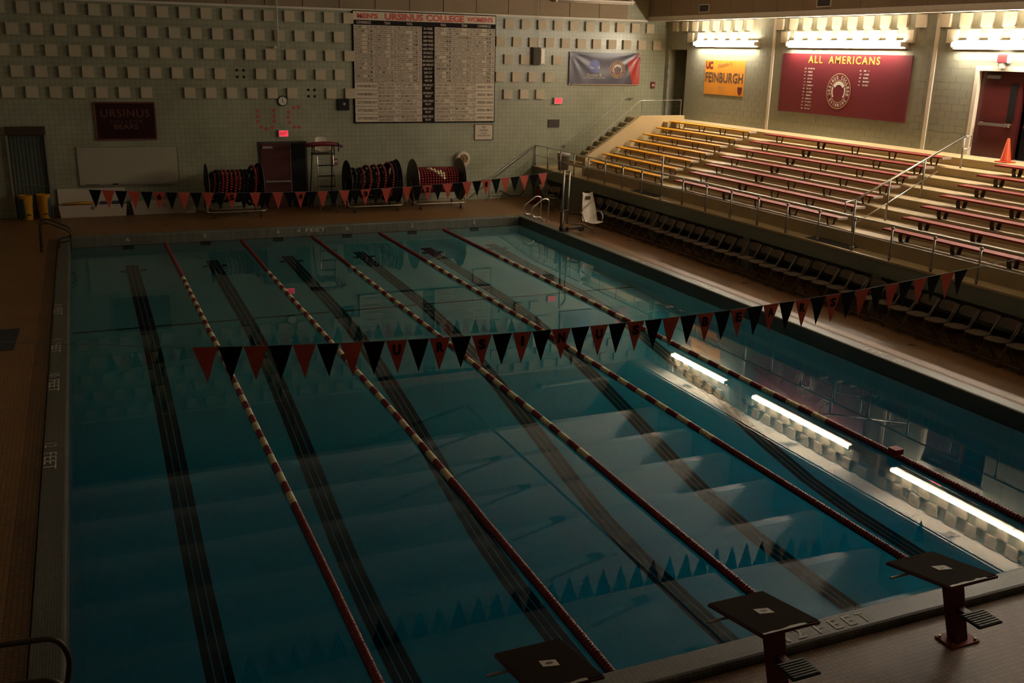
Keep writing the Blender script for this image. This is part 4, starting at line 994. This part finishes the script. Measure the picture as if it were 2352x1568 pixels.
# ================================================================== LANE REELS
def reel(x0, x1, label, kind):
    cx = (x0+x1)/2; h = (x1-x0)/2; t = thing('lane_reel', label, 'reel', (cx, 25.9, ZD), 0, None); zc = .95; R = .72
    fm = 'reel_grey' if kind == 3 else 'black'
    for s_ in (-1, 1):
        f = MB().lathe([(R-.01, -.012), (R, -.008), (R, .008), (R-.01, .012)], (s_*h, 0, zc), (1,0,0), 36).build('flange', fm, t, False)
        MB().tube([(s_*h, R*math.cos(a)*1.0, zc+R*math.sin(a)) for a in [k*2*PI/36 for k in range(36)]], .012, 6, closed=True).build('rim', 'dull_steel' if kind == 3 else 'reel_grey', f, True)
        MB().lathe([(.07, -.03), (.07, .03)], (s_*h, 0, zc), (1,0,0), 14).build('hub', 'bronze', f)
        m = MB(); m.tube([(s_*(h+.07), -.42, .20), (s_*(h+.07), 0, zc), (s_*(h+.07), .42, .20)], .02, 8); m.build('side_frame', 'steel', t, True)
    MB().tube(rounded([(-h-.07, .5, .20), (-h-.07, -.5, .20), (h+.07, -.5, .20), (h+.07, .5, .20)], .18, 6), .02, 8).build('base_frame', 'steel', t, True)
    MB().cyl((-h-.07, .5, .20), (h+.07, .5, .20), .018, 8).build('base_bar', 'steel', t, True)
    for a in (-h+.12, h-.12):
        for b in (-.48, .48):
            w_ = MB().lathe([(.06, -.018), (.06, .018)], (a, b, .06), (1,0,0), 14).build('caster', 'rubber', t); MB().box(a-.025, a+.025, b-.02, b+.02, .06, .19).build('fork', 'bronze', w_)
    MB().cyl((-h, 0, zc), (h, 0, zc), .22, 18).build('drum', 'bronze', t)
    rr = random.Random(kind)
    # wound lane rope: turns of round floats, each turn a bead ring
    if kind == 3: turns = [(-h+.10+.098*j, .40, 'c') for j in range(int((2*h-.15)/.098))]
    elif kind == 2: turns = [(-h+.12,.44,'k'),(-h+.26,.40,'k'),(-h+.38,.44,'m'),(-h+.52,.42,'k'),(-h+.60,.52,'r'),(-h+.76,.42,'k'),(-h+.86,.53,'r'),(-h+1.0,.44,'k'),(-h+1.10,.54,'r'),(-h+1.22,.46,'k'),(-h+1.36,.60,'r'),(-h+1.48,.62,'k'),(-h+1.58,.64,'k')]
    else: turns = [(-h+.12,.42,'m'),(-h+.24,.48,'k'),(-h+.36,.47,'r'),(-h+.48,.48,'r'),(-h+.62,.47,'m'),(-h+.76,.48,'r'),(-h+.88,.47,'m'),(-h+1.0,.48,'k'),(-h+1.12,.47,'k'),(-h+1.24,.48,'k'),(-h+1.36,.60,'r'),(-h+1.46,.52,'m'),(-h+1.56,.66,'k')]
    for x, rad, c in turns:
        if x > h-.05: continue
        n_ = int(2*PI*rad/.085); mm = {'float_red': MB(), 'float_white': MB(), 'float_black': MB()}
        slope = .10 if kind != 3 else .02
        for j in range(n_):
            a = 2*PI*j/n_+.1; px = x+slope*math.sin(a-.6); p = Vector((px, rad*math.cos(a), zc+rad*math.sin(a))); tg = Vector((0, -math.sin(a), math.cos(a)))
            if kind == 3:
                u = (x+h-.1)/.098
                # a cream diagonal stripe over dark red floats, seen on the pool side
                aa = math.degrees(math.atan2(p.z-zc, -p.y)); lo = 95-13.5*u; key = 'float_white' if (3.2 <= u+.0 < 9.6 and max(-2, 88-12*(u-2.2)) <= aa <= min(100, 92-7.5*(u-3))) else 'float_red'
            else: key = {'r': 'float_red', 'm': 'float_red' if (j//9) % 2 else 'float_black', 'k': 'float_black'}[c]
            if c == 'r' and kind != 3 and not (-.2 < (a % (2*PI))-PI/2 < 2.6): key = 'float_black' if rr.random() < .9 else 'float_red'
            mm[key].lathe([(.022, -.04), (.046, -.026), (.050, 0), (.046, .026), (.022, .04)], p, tg, 7)
        for key, m in mm.items():
            if m.v: m.build('float_turn', key, t, True)['kind'] = 'stuff'
    return t
reel(3.62, 5.30, 'black reel of dark red lane floats left of the dark red door', 1)
reel(8.14, 9.86, 'black reel wound with red and black lane floats beside the lifeguard chair', 2)
reel(10.44, 12.14, 'grey reel wound with red and cream lane floats below the life ring', 3)
# life ring on the wall
t = thing('life_ring', 'white life ring with yellow rope on the wall behind the grey reel', 'life ring', (12.72, YW-.03, 1.73))
MB().tube([(.205*math.cos(a), -.09, .205*math.sin(a)) for a in [k*2*PI/32 for k in range(32)]], .065, 10, closed=True).build('ring', 'white_plastic', t, True)
MB().tube([(.12*math.cos(a)*(1-.02*j), -.14-.01*(j % 3), .12*math.sin(a)-.01) for j, a in [(k, k*2*PI/12) for k in range(37)]], .012, 5).build('rope_coil', 'bin_yellow', t, True)
MB().tube([(.28*math.cos(a), -.10, .28*math.sin(a)) for a in [k*2*PI/28 for k in range(28)]], .007, 5, closed=True).build('grab_line', 'float_white', t, True)
MB().box(-.03, .03, -.12, 0, .12, .18).build('hook', 'dull_steel', t)

# ================================================================== LIFEGUARD CHAIR, RESCUE TUBE
t = thing('lifeguard_chair', 'tall steel lifeguard chair with white seat beside the dark red door', 'lifeguard chair', (7.44, 25.65, ZD))
for s_ in (-1, 1):
    MB().tube(rounded([(s_*.28, 0, 0), (s_*.26, .36, 1.86), (s_*.26, .85, 1.88)], .06), .020, 8).build('leg', 'steel', t, True)
    MB().tube(rounded([(s_*.38, 1.25, 0), (s_*.34, .85, 1.55), (s_*.33, .80, 1.88), (s_*.33, .72, 2.12), (s_*.33, .45, 2.12), (s_*.33, .40, 1.90)], .06), .020, 8).build('leg', 'bronze', t, True)
for k in range(4): 
    z = .50+.34*k; y = .36*z/1.86; MB().box(-.27, .27, y-.03, y+.05, z-.015, z+.02).build('ladder_step', 'black', t)
MB().box(-.35, .35, .36, .90, 1.86, 1.89).build('seat_frame', 'bronze', t)
def gs(u, v):
    a = (u-.5)*2
    if v < .45: f = v/.45; return (.235*a, .40+.38*f, 1.93+.05*a*a+.02*(1-f))
    f = (v-.45)/.55; return (.235*a*(1-.25*f*f), .78+.12*f-.03*a*a, 1.93+.47*f+.03*a*a-.05*abs(a)**3*f)
m = MB(); m.grid(gs, 12, 14); m.grid(lambda u, v: tuple(Vector(gs(1-u, v))+Vector((0, .02, -.02))), 12, 14); m.build('seat_shell', 'white_plastic', t, True)
MB().cyl((-.36, 1.1, .5), (.36, 1.1, .5), .015, 8).build('crossbar', 'bronze', t)
t = thing('rescue_tube', 'long dark red rescue tube lying across the lifeguard chair arms', 'rescue tube', (7.44, 26.07, 2.435))
MB().tube([(-.62, 0, -.03), (-.35, -.01, .0), (0, -.02, .02), (.35, 0, .0), (.52, .02, -.04)], [.06, .075, .075, .07, .05], 12).build('foam', 'guard_red', t, True)
MB().tube([(.42, .0, -.01), (.45, -.02, .05), (.48, -.06, -.04), (.46, -.07, -.22), (.49, -.05, -.05), (.60, .03, -.06)], .025, 6).build('strap', 'blue_gear', t, True)
MB().tube([(.52, .02, -.05), (.62, .03, -.09)], .04, 8).build('tip', 'guard_red', t, True)

# ================================================================== BINS AT THE FAR LEFT
for x, y, lb in ((-1.62, 26.75, 'yellow bin with a blue panel on its pool side in front of the green alcove panel'), (-1.14, 26.85, 'yellow bin with a blue side panel next to the white storage trays')):
    t = thing('yellow_bin', lb, 'bin', (x, y, ZD))
    MB().lathe([(.15, 0), (.155, .03), (.175, .50), (.185, .52), (.20, .74), (.205, .75), (.18, .75), (.17, .70)], (0,0,0), (0,0,1), 22).build('body', 'bin_yellow', t, True)
    a0 = (PI*1.15 if x < -1.4 else PI*1.75)
    MB().grid(lambda u, v: ((.21-.03*(1-v))*math.cos(a0+u*.8), (.21-.03*(1-v))*math.sin(a0+u*.8), .05+.60*v), 6, 4).build('blue_panel', 'bin_blue', t)
    MB().tube([(.0, -.17, .17), (.05, -.24, .19), (.11, -.20, .16)], .014, 6).build('handle', 'black', t)
def tray(x0, x1, y, lb, full_):
    t = thing('storage_tray', lb, 'storage bin', ((x0+x1)/2, y, ZD)); w = (x1-x0)/2; d = .20; h = .38
    def wall(a, b, flip=1):
        pass
    o_ = [(-w*.95, -d*.85), (w*.95, -d*.85), (w*.95, d*.85), (-w*.95, d*.85)]; p_ = [(-w, -d), (w, -d), (w, d), (-w, d)]; i_ = [(-w+.03, -d+.03), (w-.03, -d+.03), (w-.03, d-.03), (-w+.03, d-.03)]
    m = MB(); m.add([(x, y_, 0) for x, y_ in o_]+[(x, y_, h) for x, y_ in p_]+[(x, y_, h) for x, y_ in i_]+[(x*.94, y_*.85, .05) for x, y_ in i_],
        [(3,2,1,0)]+[(k, (k+1) % 4, 4+(k+1) % 4, 4+k) for k in range(4)]+[(4+k, 4+(k+1) % 4, 8+(k+1) % 4, 8+k) for k in range(4)]+[(8+k, 8+(k+1) % 4, 12+(k+1) % 4, 12+k) for k in range(4)]+[(12,13,14,15)])
    m.build('tub', 'white_plastic', t)
    MB().box(-.05, .05, -d-.012, -d+.02, h-.14, h-.03).build('latch', 'dull_steel', t)
    m = MB(); m.prism([(-w, d-.01, h), (w, d-.01, h), (w, d+.03, h), (-w, d+.03, h)], (0, .04, .46)) if full_ else m.box(-w-.01, w+.01, -d-.01, d+.01, h, h+.05)
    m.build('lid', 'white_plastic', t, bevel=.01)
    return t
tray(-.74, 1.24, 26.96, 'long white storage tray with open lid full of yellow floats', True)
tray(1.38, 3.36, 27.0, 'long white storage tray with closed lid beside the black reel', False)
for i in range(5):
    y = 26.84+.085*(i % 3); x = -.62+.05*(i % 3)
    tag(MB().tube([(x, y, ZD+.32+.085*(i//3)), (x+.45, y, ZD+.36+.085*(i//3)), (x+.92, y, ZD+.33+.085*(i//3))], .038, 8).build('foam_noodle', 'bin_yellow', None, True), 'yellow foam piece lying in the open white storage tray', 'float', 'yellow foam pieces in the tray')
for i in range(2):
    x = .46+.36*i; tag(MB().prism([(x, 26.88, ZD+.26), (x+.31, 26.88, ZD+.26), (x+.31, 26.92, ZD+.26), (x, 26.92, ZD+.26)], (0, .05, .20)).build('blue_kickboard', 'blue_gear', None, bevel=.015), 'dark blue kickboard standing in the open white storage tray', 'kickboard', 'blue kickboards in the tray')

# ================================================================== CEILING PIPE seen in the water
tag(MB().cyl((13.0, -8, 7.82), (13.0, YW-.1, 7.82), .05, 8).build('ceiling_pipe', 'ceiling_paint', None, True), 'long pipe hung under the ceiling beams over the pool', 'pipe')
